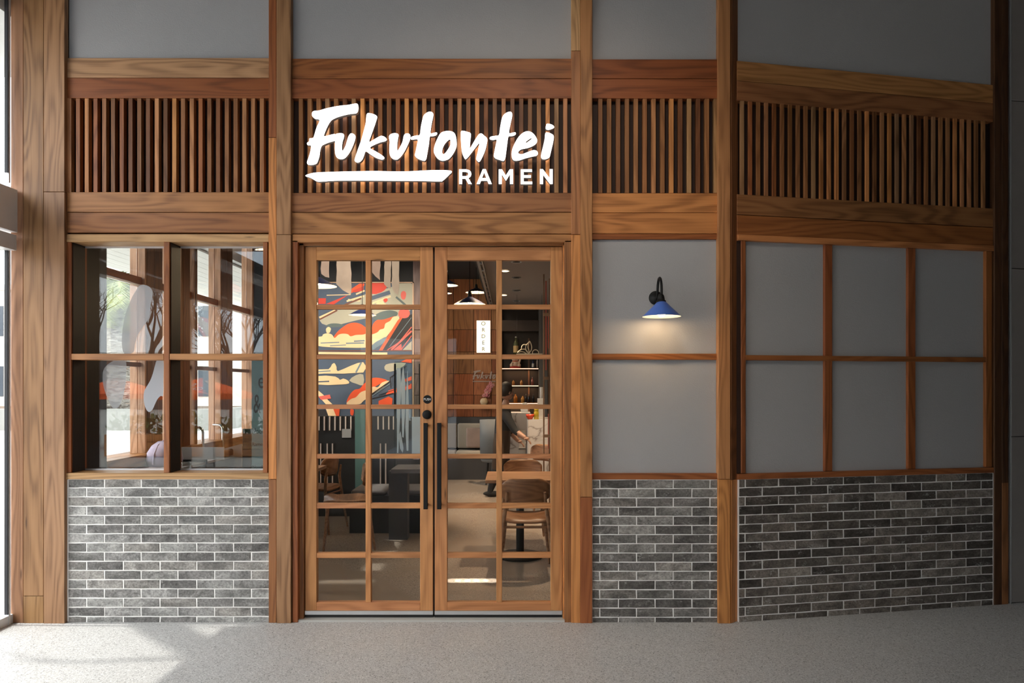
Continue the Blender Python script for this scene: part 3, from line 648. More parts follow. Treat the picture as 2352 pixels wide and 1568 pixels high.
# pale cloth strips hanging from the dark ceiling
strip_m = tint_cloth
def strip(px0, px1, yl, yr, Y, lab):
    w = X(px1, Y)-X(px0, Y); t = 3.46; n = 14; j = lambda: random.uniform(-.006, .006)
    left = [(j(), t-(t-Z(yl, Y))*i/n) for i in range(n+1)]; right = [(w+j(), t-(t-Z(yr, Y))*i/n) for i in range(n+1)]
    poly = left+[(w*.45+j(), (Z(yl, Y)+Z(yr, Y))/2-.01)]+right[::-1]
    c = (.50+random.uniform(-.04, .04), .40, .335)
    o = obj('cloth_strip', MB().prism([(a, b-t) for a, b in poly][::-1], -.003, .003), strip_m, loc=(X(px0, Y), Y, t), color=c)
    tag(o, lab, 'banner', 'pale cloth strips hanging inside the left door')
strip(737.5, 756, 629, 637.5, 2.4, 'narrow pale cloth strip hanging above the nearest pendant lamp')
strip(773, 806.5, 652, 676.5, 2.2, 'widest pale cloth strip with slanting hem, hanging beside the nearest pendant lamp')
strip(853, 873, 622, 643, 2.8, 'short pale cloth strip hanging just right of the left door muntin')
strip(883, 898, 652, 662, 2.5, 'long pale cloth strip, left one of the close pair before the mural')
strip(900.5, 916, 663, 677.5, 2.5, 'long pale cloth strip, right one of the close pair before the mural')

# pendant lamps
pb_m = emit('pendant_bulb', (1, .78, .5), 40); navy = plain('navy_enamel', (.022, .03, .085), .35); cream = plain('cream_enamel', (.75, .66, .52), .45)
def pendant(px, py, Y, r, h, top, lab, e):
    c = at(px, py, Y); t = thing('pendant_lamp', c, lab, 'lamp', 'pendant lamps of the dining room')
    obj('shade', MB().lathe([(.02, h), (.03, h-.004), (r*.55, h*.55), (r, 0)], n=32, mi=0).lathe([(r, 0), (r*.98, .002), (r*.53, h*.52), (.02, h-.012), (0, h-.012)], n=32, mi=1), [navy, cream], t)
    obj('socket', MB().lathe([(0, h+.06), (.018, h+.058), (.022, h+.02), (.024, h-.01), (0, h-.01)], n=14), black_m, t)
    obj('cord', MB().tube([(0, 0, h+.05), (0, 0, top-c.z)], .004, 6), black_m, t)
    obj('bulb', MB().ball((0, 0, h*.42), .028, 12), pb_m, t)
    lamp('pendant_glow', 'POINT', (c.x, c.y, c.z+.0), e, (1, .7, .42), shadow_soft_size=.04)
pendant(729, 657, 1.75, .175, .085, 3.46, 'nearest dark pendant lamp, cut by the left door stile', 8)
pendant(832, 724, 4.0, .175, .08, 3.46, 'dark blue pendant lamp lit in front of the orange mural', 8)
pendant(1094, 672, 6.3, .175, .075, 3.46, 'farther blue pendant lamp near the ceiling edge track', 8)
pendant(1079, 699, 3.0, .175, .085, 3.46, 'lower blue pendant lamp right above the top muntin of the right door', 9)
pendant(1027, 656, 3.6, .135, .07, 3.46, 'upper pendant lamp half hidden by the right door stile', 5)
pendant(1020, 674, 5.0, .115, .06, 3.46, 'lower small pendant lamp half hidden by the right door stile', 4)
pendant(617, 577, .9, .11, .06, 3.46, 'blue pendant lamp peeking past the right stile of the shop window', 3)

# ceiling track, downlights
tk = thing('ceiling_track', (-.37, 1.5, 2.955), 'narrow slotted lighting track along the ceiling edge', 'lighting track')
obj('rail', MB().box(-.012, .012, 0, 5.9, -.02, .012), plain('track_metal', (.25, .2, .17), .5), tk)
obj('rail', MB().box(.035, .05, 0, 5.9, -.02, .012), plain('track_metal_b', (.25, .2, .17), .5), tk)
for i in range(13): obj('crosspiece', MB().box(.012, .035, .25+.45*i, .27+.45*i, -.018, .006), alu_m, tk)
dl_on = emit('downlight_lit', (1, .8, .55), 6)
def downlight(px, py, on, lab):
    Y = (2.962-CH)*F/(HZ-py)-D; x = X(px, Y)
    t = thing('downlight', (x, Y, 2.958), lab, 'ceiling light', 'recessed downlights in the grey ceiling')
    obj('trim_ring', MB().lathe([(.062, .0), (.06, .008), (.045, .01), (.043, .002), (.062, 0)], n=24), alu_m if not on else cream, t)
    obj('lens', MB().lathe([(0, .0), (.044, 0), (.044, .008), (0, .008)], n=20), dl_on if on else black_m, t)
downlight(1160, 622, True, 'lit downlight nearer the door in the grey ceiling'); downlight(1157, 677.5, True, 'lit downlight farther back in the grey ceiling')
for py, l in ((601, 'unlit downlight closest to the door'), (638, 'second unlit downlight from the door'), (667.5, 'third unlit downlight from the door'), (691, 'unlit downlight deepest in the room')):
    downlight(1186, py, False, l+' in the grey ceiling')
for x, y, e in ((-.27, 3.1, 130), (-.13, 5.9, 200), (.45, 1.7, 150), (.35, 4.3, 300)):
    lamp('downlight_beam', 'SPOT', (x, y, 2.93), e, (1, .74, .5), (0, 0, 0), spot_size=1.15, spot_blend=.8, shadow_soft_size=.04)
# unseen spots added under the dark ceiling to light the mural
for x in (-2.5, -1.7):
    lamp('mural_spot', 'SPOT', (x, 3.2, 3.3), 120, (1, .86, .7), (Vector((x, MY, 2.0))-Vector((x, 3.2, 3.3))).to_track_quat('-Z', 'Y').to_euler(), spot_size=1.3, spot_blend=.9, shadow_soft_size=.05)
lamp('strip_fill', 'SPOT', (-1.3, .7, 3.3), 110, (1, .84, .68), (Vector((-1.5, 2.4, 2.6))-Vector((-1.3, .7, 3.3))).to_track_quat('-Z', 'Y').to_euler(), spot_size=1.0, spot_blend=.9, shadow_soft_size=.05)  # unseen spot added to brighten the cloth strips
# unseen tight spots added to imitate sunlit bars on the floor behind the doors
for px, w, e in ((1042, .05, 900), (1063, .05, 1100), (1084, .05, 1200), (1105, .05, 1100), (1127, .05, 900)):
    p = at(px, 1336, .97); lamp('floor_beam', 'SPOT', (p.x, .75, 2.9), e, (1, .93, .82), (Vector((p.x, p.y, 0))-Vector((p.x, .75, 2.9))).to_track_quat('-Z', 'Y').to_euler(), spot_size=w, spot_blend=.6, shadow_soft_size=.01)

# hanging lightbox
og = thing('order_sign', at(1110.5, 773, 5.0), 'glowing cream lightbox reading ORDER downwards, hanging over the counter', 'sign')
hw, hh = (X(1126, 5)-X(1095, 5))/2, (Z(737, 5)-Z(810, 5))/2
obj('light_panel', MB().box(-hw, hw, -.04, .04, -hh, hh), emit('lightbox', (1, .86, .6), 1.15), og)
for i, ch in enumerate('ORDER'):
    me = text_mesh(ch, .078, .001); me.materials.append(black_m)
    link('letter', me, og, (0, -.042, hh*.80-i*hh*.4), (PI/2, 0, 0))
obj('wire', MB().tube([(-.07, 0, hh), (-.07, 0, 3.4-og.location.z)], .002, 5), black_m, og); obj('wire', MB().tube([(.07, 0, hh), (.07, 0, 3.4-og.location.z)], .002, 5), black_m, og)

# dim script lettering on the wood panelling
fk = thing('wall_lettering', at(1112, 862, YB-.03), 'dim pale script lettering on the dark wood panels above the banquette', 'lettering')
fm = plain('dull_lettering', (.34, .26, .22), .5)
for k in ('f', 'u', 'k', 'v', 't', 'o'):
    p, h = LET[k]
    sc = (X(1141, YB)-X(1088, YB))/(1362-57); f = lambda ps: [((a-709)*sc, -(b-370)*sc*1.0) for a, b in ps]
    obj('letter', MB().prism(smooth_poly(f(p), 3), -.012, 0, [smooth_poly(f(h), 3)] if h else []), fm, fk)
obj('underline', MB().box((57-709)*sc, (1340-709)*sc, -.012, 0, -(730-370)*sc, -(680-370)*sc), fm, fk)

# banquette along the back wall
bq = thing('banquette', (-.75, 6.95, 0), 'grey upholstered banquette with pale back cushions along the wood wall', 'banquette')
gr = plain('charcoal_laminate', (.045, .043, .044), .6); lin_m = plain('oatmeal_fabric', (.40, .35, .29), .9); tw = plain('tweed_fabric', (.28, .205, .175), .95, var=.2)
obj('base', MB().box(-.85, .51, -.02, .45, 0, .38), gr, bq); obj('back_box', MB().box(-.85, .51, .38, .5, .38, Z(958, 7.3)), gr, bq)
def cushion(l0, l1, y0, y1, z0, z1, m, parent, name):
    o = obj(name, MB().box(-(l1-l0)/2, (l1-l0)/2, -(y1-y0)/2, (y1-y0)/2, -(z1-z0)/2, (z1-z0)/2), m, parent, ((l0+l1)/2, (y0+y1)/2, (z0+z1)/2))
    md = o.modifiers.new('soft', 'BEVEL'); md.width = .03; md.segments = 3
    o.data.polygons.foreach_set('use_smooth', [True]*len(o.data.polygons)); return o
for a, b in ((-.84, -.2), (-.19, .27), (.28, .50)): cushion(a, b, .24, .38, .50, .93, lin_m, bq, 'back_cushion'); cushion(a, b, -.04, .4, .38, .48, lin_m, bq, 'seat_cushion')
pl = cushion(-.20, .16, -.05, .05, -.17, .17, tw, None, 'throw_pillow'); pl.location = (-.60, 7.10, .69); pl.rotation_euler = (-.12, 0, 0)
tag(pl, 'brown tweed throw pillow leaning on the pale banquette back', 'cushion')

# dining tables and chairs
walnut = wood_mat('walnut_veneer', .4, .8)
def wobj(name, mb, parent, col, **kw): return obj(name, mb, walnut, parent, color=col, **kw)
CW = (.26, .125, .06)
def make_chair(label):
    t = thing('dining_chair', (0, 0, 0), label, 'chair')
    # seat plate, dished, rounded corners
    prof = smooth_poly([(-.20, -.19), (0, -.205), (.20, -.19), (.215, 0), (.19, .19), (0, .205), (-.19, .19), (-.215, 0)], 5)
    mb = MB(); n = len(prof)
    top = [(x, y, .455+.012*(y > .1)+.02*abs(x/.2)**3) for x, y in prof]; bot = [(x, y, z-.018) for x, y, z in top]
    mb.add(top+bot+[(0, 0, .447), (0, 0, .43)], [(i, (i+1) % n, 2*n) for i in range(n)]+[(n+(i+1) % n, n+i, 2*n+1) for i in range(n)]+[((i+1) % n, i, n+i, n+(i+1) % n) for i in range(n)], 0, True)
    wobj('seat', mb, t, CW)
    # curved rounded backrest at y=-.2 (the back), facing +y
    mb = MB(); nu, nv = 16, 8; g = []
    for side in (0, 1):
        for j in range(nv+1):
            for i in range(nu+1):
                u, v = i/nu*2-1, j/nv*2-1
                w = .2*(1-.10*max(0, abs(v)-.55)**2*6); h = .105*(1-.35*max(0, abs(u)-.6)**2*5)
                x = u*w; z = .695+v*h+.01; y = -.215+.055*(u*u)+(.012 if side else 0)-(z-.6)*.12
                g.append((x, y, z))
    m_ = (nu+1)*(nv+1); fs = []
    for j in range(nv):
        for i in range(nu):
            a = j*(nu+1)+i; q = (a, a+1, a+nu+2, a+nu+1); fs += [q, tuple(k+m_ for k in reversed(q))]
    edge = [i for i in range(nu+1)]+[(j+1)*(nu+1)-1 for j in range(1, nv+1)]+[nv*(nu+1)+i for i in range(nu-1, -1, -1)]+[j*(nu+1) for j in range(nv-1, 0, -1)]
    for a, b in zip(edge, edge[1:]+edge[:1]): fs.append((b, a, a+m_, b+m_))
    wobj('backrest', mb.add(g, fs, 0, True), t, (.28, .135, .065))
    for s_ in (-1, 1):
        wobj('leg', MB().tube([(s_*.225, -.27, 0), (s_*.19, -.21, .42), (s_*.165, -.20, .58), (s_*.155, -.222, .70)], [.011, .017, .016, .011], 10), t, (.30, .16, .085))
        wobj('leg', MB().tube([(s_*.215, .21, 0), (s_*.17, .165, .44)], [.011, .018], 10), t, (.30, .16, .085))
    wobj('stretcher', MB().tube([(-.185, -.205, .41), (.185, -.205, .41)], .011, 8), t, CW); wobj('stretcher', MB().tube([(-.17, .165, .42), (.17, .165, .42)], .011, 8), t, CW)
    return t
ch0 = make_chair('wooden plywood chair with its back to the door at the round based table')
ch0.location = (.115, 1.28, 0)
dup(ch0, (.12, 2.32, 0), PI+.05, 'wooden plywood chair facing the door on the far side of the round based table')
dup(ch0, (.27, 4.2, 0), PI*.75, 'wooden plywood chair in front of the marble counter')
dup(ch0, (-1.63, 2.15, 0), PI*.5+.25, 'wooden chair seen side on behind the left door, nearer of two')
dup(ch0, (-2.15, 2.93, 0), PI*.5-.2, 'wooden chair seen side on behind the left door, farther of two')
def pedestal_table(x, y, w, d, label):
    t = thing('dining_table', (x, y, 0), label, 'table')
    hboard(t, -w/2, w/2, .715, .745, -d/2, d, (.36, .19, .10), 'table_top', walnut, .003)
    obj('column', MB().lathe([(.036, .0), (.036, .71), (0, .71)], n=20), black_m, t)
    obj('base_disc', MB().lathe([(0, 0), (.215, 0), (.215, .014), (.2, .02), (.05, .026), (0, .026)], n=36), black_m, t)
    obj('mounting_plate', MB().box(-.15, .15, -.15, .15, .703, .715), black_m, t); return t
pedestal_table(.075, 1.76, .62, .60, 'square timber cafe table on a black round pedestal base')
pedestal_table(-2.25, 2.3, .62, .6, 'square timber cafe table beside the left window, chairs around it')
# long dark bench with grey seat pads and a dark block-legged table beside it
bn = thing('bench_seat', (X(905, 2.9), 2.95, 0), 'long charcoal bench with grey seat pads seen low behind the left door', 'bench')
obj('base', MB().box(-.45, .33, -.2, .35, 0, .40), dark_m, bn)
padm = plain('grey_pad', (.12, .11, .11), .95, var=.3)
for a, b in ((-.44, -.06), (-.05, .32)): cushion(a, b, -.2, .3, .40, .46, padm, bn, 'seat_pad')
bt = thing('block_table', (X(930, 2.4), 2.45, 0), 'dark table on a solid charcoal block leg behind the left door', 'table')
obj('table_top', MB().box(-.12, .34, -.18, .25, .70, .74), padm, bt); obj('leg', MB().box(-.17, .02, -.02, .12, 0, .70), gr, bt)

# screen and panel modelled in place of door glass reflections, under the mural
sc_ = thing('reflection_slats', (0, 3.7, 0), 'black screen with thin pale slats standing in for a mirrored balustrade below the mural', 'screen')
obj('panel', MB().box(X(724, 3.7), X(905, 3.7), .0, .03, 0, Z(955, 3.7)), dark_m, sc_)
for i in range(9): obj('slat', MB().box(X(732+12.2*i, 3.7), X(734.8+12.2*i, 3.7), -.02, 0, Z(988, 3.7), Z(956, 3.7)), tint_m, sc_, color=(.85, .72, .64))
for px in (867.5, 879.5, 892, 903): obj('slat', MB().box(X(px, 3.7), X(px+3, 3.7), -.02, 0, Z(986, 3.7), Z(956, 3.7)), tint_m, sc_, color=(.85, .76, .66))
for px in (736, 751, 763, 873, 885): obj('slat', MB().box(X(px, 3.7), X(px+2.6, 3.7), -.02, 0, Z(1120, 3.7), Z(1018, 3.7)), tint_m, sc_, color=(.75, .64, .58))
tl_ = obj('teal_board', MB().prism([(X(816, 3.5), 0.0), (X(838, 3.5), 0.0), (X(838.5, 3.5), Z(940, 3.5)), (X(815, 3.5), Z(940, 3.5))], 3.5, 3.52), plain('teal_paint', (.12, .25, .24), .5)); tag(tl_, 'plain teal board standing against the slatted screen', 'board')
nb = obj('notice_board', MB().box(X(785, 3.66), X(806, 3.66), 3.67, 3.68, Z(1005, 3.66), Z(985, 3.66)), plain('paper_white', (.42, .42, .42), .6)); tag(nb, 'small white notice fixed to the black slatted screen', 'notice')
fp = thing('reflection_panel', (0, 3.4, 0), 'pale blue glass panel with icicle shapes standing in for reflections, right of the slatted screen', 'glass panel')
obj('glass', MB().box(X(906, 3.4), X(966, 3.4), 0, .01, Z(1043, 3.4), Z(830, 3.4)), glass('screen_glass', .05, (.8, .88, .9)), fp)
for px in (906.5, 964): obj('post', MB().box(X(px, 3.4)-.01, X(px, 3.4)+.01, .01, .03, 0, Z(835, 3.4)), black_m, fp)
drip = film('pale_blue_reflection', (.62, .74, .82), .92)
for pts in ([(911, 845), (920, 845), (921, 900), (919, 960), (915, 1040), (912, 1040)], [(921, 880), (926, 840), (931, 880), (931, 930), (927, 1005), (924, 1003), (922, 930)], [(933, 900), (936, 850), (939, 930), (938, 1035), (934, 1035), (931, 980)], [(916, 1000), (920, 990), (927, 1030), (925, 1040), (919, 1030)], [(946, 957), (966, 957), (966, 1041), (946, 1041)]):
    obj('drip', MB().prism([(X(a, 3.4), Z(b, 3.4)) for a, b in pts][::-1], -.003, -.001), drip, fp)

# marble counter
def marble():
    n = N('marble'); v = n.vec((1, 1, 1)); w = n.noise(v, 1.5, 4.0, .5, .8)
    a = n.math('ABSOLUTE', n.math('SUBTRACT', w, .5)); c = n.ramp(a, [(.0, (.22, .18, .165)), (.008, (.42, .39, .37)), (.03, (.56, .53, .51))])
    return n.base(c, .25)
marb = marble()
ct = thing('counter', (0, 5.0, 0), 'marble clad service counter with a stepped front at the right', 'counter')
obj('front_block', MB().box(X(1213, 5), .75, 0, .75, 0, Z(963, 5)), marb, ct); obj('rear_block', MB().box(X(1166, 5.6), X(1214, 5.6)+.03, .6, 1.15, 0, Z(948, 5.6)), marb, ct)
obj('edge_trim', MB().box(X(1211.5, 5)-.005, X(1213, 5), -.004, .05, 0, Z(963, 5)), alu_m, ct)
def prop(name, mb, m, loc, lab, cat, group=None, color=None): return tag(obj(name, mb, m, loc=loc, color=color), lab, cat, group)
ctz = Z(963, 5.0)
prop('white_box', MB().cbox(.10, .12, .29, .004), tint_m, (X(1243, 5.15), 5.2, ctz+.146), 'white box on the marble counter under a paper roll', 'box', color=(.6, .58, .56))
prop('paper_roll', MB().lathe([(0, 0), (.027, 0), (.027, .16), (.01, .16), (.01, .155), (0, .155)], n=20), tint_m, (X(1244, 5.2), 5.2, ctz+.292), 'white paper roll standing on the white counter box', 'paper roll', color=(.72, .7, .68))
prop('sauce_bottle', MB().lathe([(0, 0), (.036, 0), (.036, .10), (.03, .115), (.034, .12), (.034, .16), (0, .165)], n=20), tint_gloss, (X(1232, 5.05), 5.08, ctz), 'yellow topped sauce bottle on the marble counter', 'bottle', color=(.5, .36, .03))
prop('red_bowl', MB().lathe([(0, .0), (.03, .0), (.055, .04), (.06, .07), (.055, .07), (.03, .02), (0, .02)], n=24), tint_gloss, (X(1217.5, 5.05), 5.07, ctz), 'glossy red bowl beside the yellow sauce bottle', 'bowl', color=(.6, .06, .02))
prop('napkin_stack', MB().prism([(-.05, 0), (.05, 0), (.055, .12), (.03, .15), (-.03, .14), (-.06, .04)], -.05, .05), tint_cloth, (X(1205, 5.7), 5.85, Z(948, 5.6)), 'heap of white napkins on the rear of the marble counter', 'napkins', color=(.62, .6, .58))
pp = prop('leaflet_rack', MB().box(-.05, .05, 0, .02, 0, .5).box(-.05, .05, -.06, 0, 0, .02).box(-.05, .05, -.06, -.05, 0, .1).box(-.05, .05, -.05, 0, .22, .235).box(-.05, .05, -.05, -.04, .22, .32), plain('rack_white', (.6, .56, .5), .5), (X(1200, 5.45), 5.56, .42), 'white leaflet rack fixed to the marble counter front', 'rack')

# back shelves
SX0, SX1, SYB = -.175, .45, 7.2
bs = thing('back_bar', (0, SYB, 0), 'dark back bar with three lit shelves behind the counter', 'shelving')
obj('back_panel', MB().box(SX0-.03, SX1+.03, .12, .2, 0, 2.97), plain('dark_veneer', (.02, .012, .009), .5), bs)
obj('side_panel', MB().box(SX0-.04, SX0-.01, -.12, .12, 0, 2.97), plain('dark_veneer_b', (.03, .016, .01), .5), bs); obj('side_panel', MB().box(SX1+.01, SX1+.16, -.12, .12, 0, 2.97), plain('grey_upright', (.10, .095, .09), .6), bs)
obj('bulkhead', MB().box(SX0-.01, SX1+.01, -.1, .12, Z(760, 7.1), Z(735, 7.1)), plain('dark_bulkhead', (.05, .035, .028), .6), bs)
led = emit('shelf_led', (1, .6, .34), 2.2); shelf_wood = plain('shelf_timber', (.16, .07, .035), .5)
for q in (813, 845, 884.5, 925):
    z = Z(q, 7.08); obj('shelf', MB().box(SX0, SX1, -.12, .12, z-.022, z), shelf_wood, bs); obj('led_strip', MB().box(SX0, SX1, -.124, -.12, z-.016, z-.006), led if q > 820 else shelf_wood, bs)
    if q > 820: lamp('shelf_glow', 'AREA', (.14, SYB, z-.03), 1.0, (1, .6, .32), (0, 0, 0), shape='RECTANGLE', size=.55, size_y=.1)
obj('upright', MB().box(X(1215, 7.2)-.012, X(1215, 7.2)+.012, .09, .12, 0, 2.4), shelf_wood, bs)
def bottle(px, zq, h, r, col, lab, capcol=(.4, .4, .4), label_col=None):
    t = thing('bottle', (X(px, 7.12), 7.16, Z(zq, 7.08)), lab, 'bottle', 'bottles on the lit back bar shelves')
    obj('body', MB().lathe([(0, 0), (r, 0), (r, h*.55), (r*.9, h*.64), (r*.38, h*.78), (r*.34, h*.95), (0, h*.95)], n=16), tint_gloss, t, color=col)
    obj('cap', MB().lathe([(0, h), (r*.36, h), (r*.38, h*.93), (0, h*.93)], n=12), tint_gloss, t, color=capcol)
    if label_col: obj('label', MB().lathe([(r*1.02, h*.1), (r*1.02, h*.48)], n=16), tint_m, t, color=label_col)
bottle(1185, 813, .305, .044, (.10, .12, .05), 'tall green glass bottle with cream label on the top shelf', (.6, .6, .6), (.62, .42, .18))
bottle(1224.5, 845, .17, .02, (.02, .03, .08), 'slim dark blue bottle with white label on the upper lit shelf', (.6, .6, .6), (.6, .58, .56))
bottle(1234, 845, .19, .014, (.5, .42, .38), 'thin pale bottle at the right end of the upper lit shelf')
bottle(1179, 884.5, .095, .024, (.45, .2, .06), 'small amber bottle at left on the middle lit shelf', (.03, .02, .02)); bottle(1197.5, 884.5, .095, .023, (.5, .24, .08), 'small amber bottle at centre of the middle lit shelf', (.03, .02, .02))
bottle(1223, 884.5, .14, .022, (.3, .1, .08), 'round stoppered decanter at right on the middle lit shelf', (.4, .38, .4))
bottle(1184, 925, .16, .034, (.42, .14, .02), 'squat amber whisky bottle on the lowest lit shelf', (.05, .02, .01)); bottle(1200.5, 925, .125, .03, (.5, .25, .06), 'broad golden bottle right of the amber one on the lowest shelf', (.05, .02, .01))
for px, l in ((1208, 'first'), (1215, 'second'), (1225, 'third')): bottle(px, 925, .15, .02, (.02, .02, .025), l+' of the slim dark bottles on the lowest lit shelf, from the left', (.1, .1, .12))
# ceramic beckoning cat on a red cushion
cat = thing('cat_figurine', (X(1183.5, 7.1), 7.12, Z(845, 7.08)), 'ceramic beckoning cat figurine with raised paw on a red cushion', 'figurine')
cc = (.62, .44, .33)
obj('cushion', MB().ball((0, 0, .015), .1, 16, sc=(1, .8, .22)), tint_cloth, cat, color=(.4, .03, .02))
b_ = MB().ball((0, 0, .075), .07, 16, sc=(1.05, .85, .95)).ball((-.06, -.02, .05), .036, 12).ball((.062, -.02, .05), .036, 12).ball((-.05, -.05, .085), .022, 10)
obj('body', b_, tint_gloss, cat, color=cc)
obj('head', MB().ball((0, -.01, .155), .056, 16, sc=(1.1, .9, .9)), tint_gloss, cat, color=cc)
for s_ in (-1, 1): obj('ear', MB().lathe([(.018, 0), (.01, .02), (0, .034)], (s_*.035, -.01, .195), 10), tint_gloss, cat, color=cc)
obj('paw', MB().tube([(.06, -.02, .08), (.082, -.03, .14), (.08, -.035, .185)], [.02, .017, .02], 10).ball((.08, -.037, .19), .022, 10), tint_gloss, cat, color=(.66, .46, .34))
obj('collar', MB().lathe([(.05, .112), (.054, .118), (.05, .124)], (0, -.005, 0), 16), tint_gloss, cat, color=(.5, .05, .02))
# open lotus line emblem on the counter screen
lg = thing('lotus_emblem', at(1216, 812, 5.9), 'pale outlined lotus flower emblem standing above the counter', 'emblem')
lm = plain('emblem_cream', (.62, .52, .38), .5)
def ec(pts, name):
    p3 = [(X(1140+a/7.84, 5.9)-lg.location.x, 0, Z(760+b/7.84, 5.9)-lg.location.z) for a, b in pts]
    q = [(p[0], p[2]) for p in p3]; q = smooth_poly(q+q[-2:0:-1], 5)[:len(pts)*5-4] if len(q) > 2 else q
    obj(name, MB().tube([(a, 0, b) for a, b in q], .008, 6), lm, lg)
ec([(585,405),(545,360),(528,300),(545,250),(603,182)], 'petal'); ec([(603,182),(632,250),(638,310),(620,360),(585,405)], 'petal'); ec([(603,190),(575,250),(572,300),(590,350),(590,400)], 'petal_vein')
ec([(380,390),(420,350),(470,328),(520,330),(560,370),(585,405)], 'petal'); ec([(380,390),(440,370),(500,380),(545,410)], 'petal'); ec([(455,330),(458,280),(490,245),(540,250)], 'petal')
ec([(655,410),(655,370),(690,338),(735,345),(762,380),(755,410)], 'scroll')
obj('stand', MB().box(-.2, .2, -.01, .01, Z(815, 5.9)-lg.location.z-.02, Z(811.5, 5.9)-lg.location.z), lm, lg)
for dx in (-.19, .19): obj('wire', MB().tube([(dx, 0, Z(813, 5.9)-lg.location.z), (dx, 0, 2.97-lg.location.z)], .0015, 5), dark_m, lg)

# flowers in a round vase, hanging timber ladder with red banners
vx = at(1112, 930, 7.36)
vt = thing('vase', (vx.x, 7.36, vx.z), 'round beige vase of pink blossom on a small shelf under the script lettering', 'vase')
obj('body', MB().lathe([(0, 0), (.03, .001), (.046, .012), (.058, .03), (.063, .05), (.06, .07), (.05, .09), (.034, .104), (.02, .11), (.016, .105), (0, .1)], n=24), tint_m, vt, color=(.62, .44, .26))
obj('stem', MB().tube([(0, 0, .1), (.03, 0, .2), (.08, 0, .31)], .005, 6), tint_m, vt, color=(.08, .1, .03))
rng = random.Random(3)
for i in range(26):
    f = rng.random(); c = (.015+.09*f+rng.uniform(-.045, .045), rng.uniform(-.04, .04), .125+.19*f+rng.uniform(-.03, .03)); mb = MB()
    for k in range(5):
        a = 2*PI*k/5+rng.random(); mb.ball((c[0]+.016*math.cos(a), c[1]+.006, c[2]+.016*math.sin(a)), .0125, 8, sc=(1, .5, 1))
    obj('blossom', mb, tint_cloth, vt, color=(.62+rng.uniform(-.08, .05), .24+rng.uniform(-.05, .05), .24))
st_ = thing('wall_shelf', (vx.x, 7.36, vx.z), 'small dark wall shelf carrying the vase of pink blossom', 'shelf')
obj('board', MB().box(-.09, .09, -.08, .125, -.022, -.001), gr, st_); obj('bracket', MB().box(-.015, .015, .0, .125, -.06, -.022), black_m, st_)
vt.scale = st_.scale = (1.14, 1.0, 1.14)
ld = thing('timber_frame', (X(1255, 3.5), 3.5, 0), 'slim timber frame hung with red banners at the right door edge', 'display frame')
for px, a, b in ((1249, 1045, 630), (1262, 1045, 640)): vboard(ld, X(px-1.6, 3.5)-ld.location.x, X(px+1.6, 3.5)-ld.location.x, 0, Z(b, 3.5), -.015, .03, (.26, .15, .09), 'post', walnut)
for q in (722, 868, 1000): wobj('brace', MB().box(X(1247, 3.5)-ld.location.x, X(1263.5, 3.5)-ld.location.x, -.03, -.016, Z(q+4, 3.5), Z(q-3, 3.5)), ld, (.3, .18, .11))
for px, a, b, w in ((1254, 645, 850, 3), (1260, 720, 800, 3), (1260, 950, 1030, 3)):
    obj('banner', MB().box(X(px-w/2, 3.5)-ld.location.x, X(px+w/2, 3.5)-ld.location.x, -.006, .0, Z(b, 3.5), Z(a, 3.5)), tint_cloth, ld, color=(.55, .12, .08))

# ------------------------------------------------------------------ waiter walking to the counter
def skinned(name, pts, edges, radii, mats, parent, pick, extra=None, root=0):
    me = bpy.data.meshes.new(name); me.from_pydata([tuple(p) for p in pts], edges, [])
    o = bpy.data.objects.new(name, me); C.objects.link(o)
    sk = o.modifiers.new('skin', 'SKIN'); sk.use_smooth_shade = True
    for i, v in enumerate(me.skin_vertices[0].data):
        r = radii[i]; v.radius = (r, r) if isinstance(r, float) else r; v.use_root = i == root
    o.modifiers.new('sub', 'SUBSURF').levels = 2; o.modifiers['sub'].render_levels = 2
    ev = bpy.data.meshes.new_from_object(o.evaluated_get(bpy.context.evaluated_depsgraph_get()))
    bpy.data.objects.remove(o)
    mb = MB(); mb.add([v.co.copy() for v in ev.vertices], [tuple(p.vertices) for p in ev.polygons], 0, True)
    for i, f in enumerate(mb.f):
        c = sum((Vector(mb.v[k]) for k in f), Vector())/len(f); mb.m[i] = pick(c)
    if extra: extra(mb)
    return obj(name, mb, mats, parent)
PY = 5.25
pr = thing('person', (X(1148, PY), PY, 0), 'person in black shirt and dark apron striding to the counter, arm reaching right', 'person')
def q(px, py, dy=0.0): return Vector((X(px, PY)-pr.location.x, dy, Z(py, PY)))
J = [q(1151, 1038), q(1153, 1005), q(1157, 968), q(1160, 946), q(1161, 930), q(1163, 914),           # pelvis spine chest collar neck head base
     q(1163, 955, -.17), q(1184, 988, -.26), q(1202, 999, -.34), q(1208, 1003, -.36),                   # near arm: shoulder elbow wrist palm
     q(1157, 955, .17), q(1172, 993, .20), q(1188, 1012, .16), q(1194, 1016, .15),                      # far arm
     q(1146, 1046, -.09), q(1137, 1092, -.09), q(1125, 1128, -.09), q(1135, 1136, -.09),                # near leg: hip knee ankle toe (trailing)
     q(1156, 1046, .09), q(1163, 1092, .09), q(1163, 1130, .09), q(1176, 1136, .09)]
E_ = [(0, 1), (1, 2), (2, 3), (3, 4), (4, 5), (3, 6), (6, 7), (7, 8), (8, 9), (3, 10), (10, 11), (11, 12), (12, 13), (0, 14), (14, 15), (15, 16), (16, 17), (0, 18), (18, 19), (19, 20), (20, 21)]
Rr = [.135, .12, .14, .10, .055, .05, .075, .052, .034, .034, .075, .052, .034, .034, .098, .066, .046, .036, .098, .066, .046, .036]
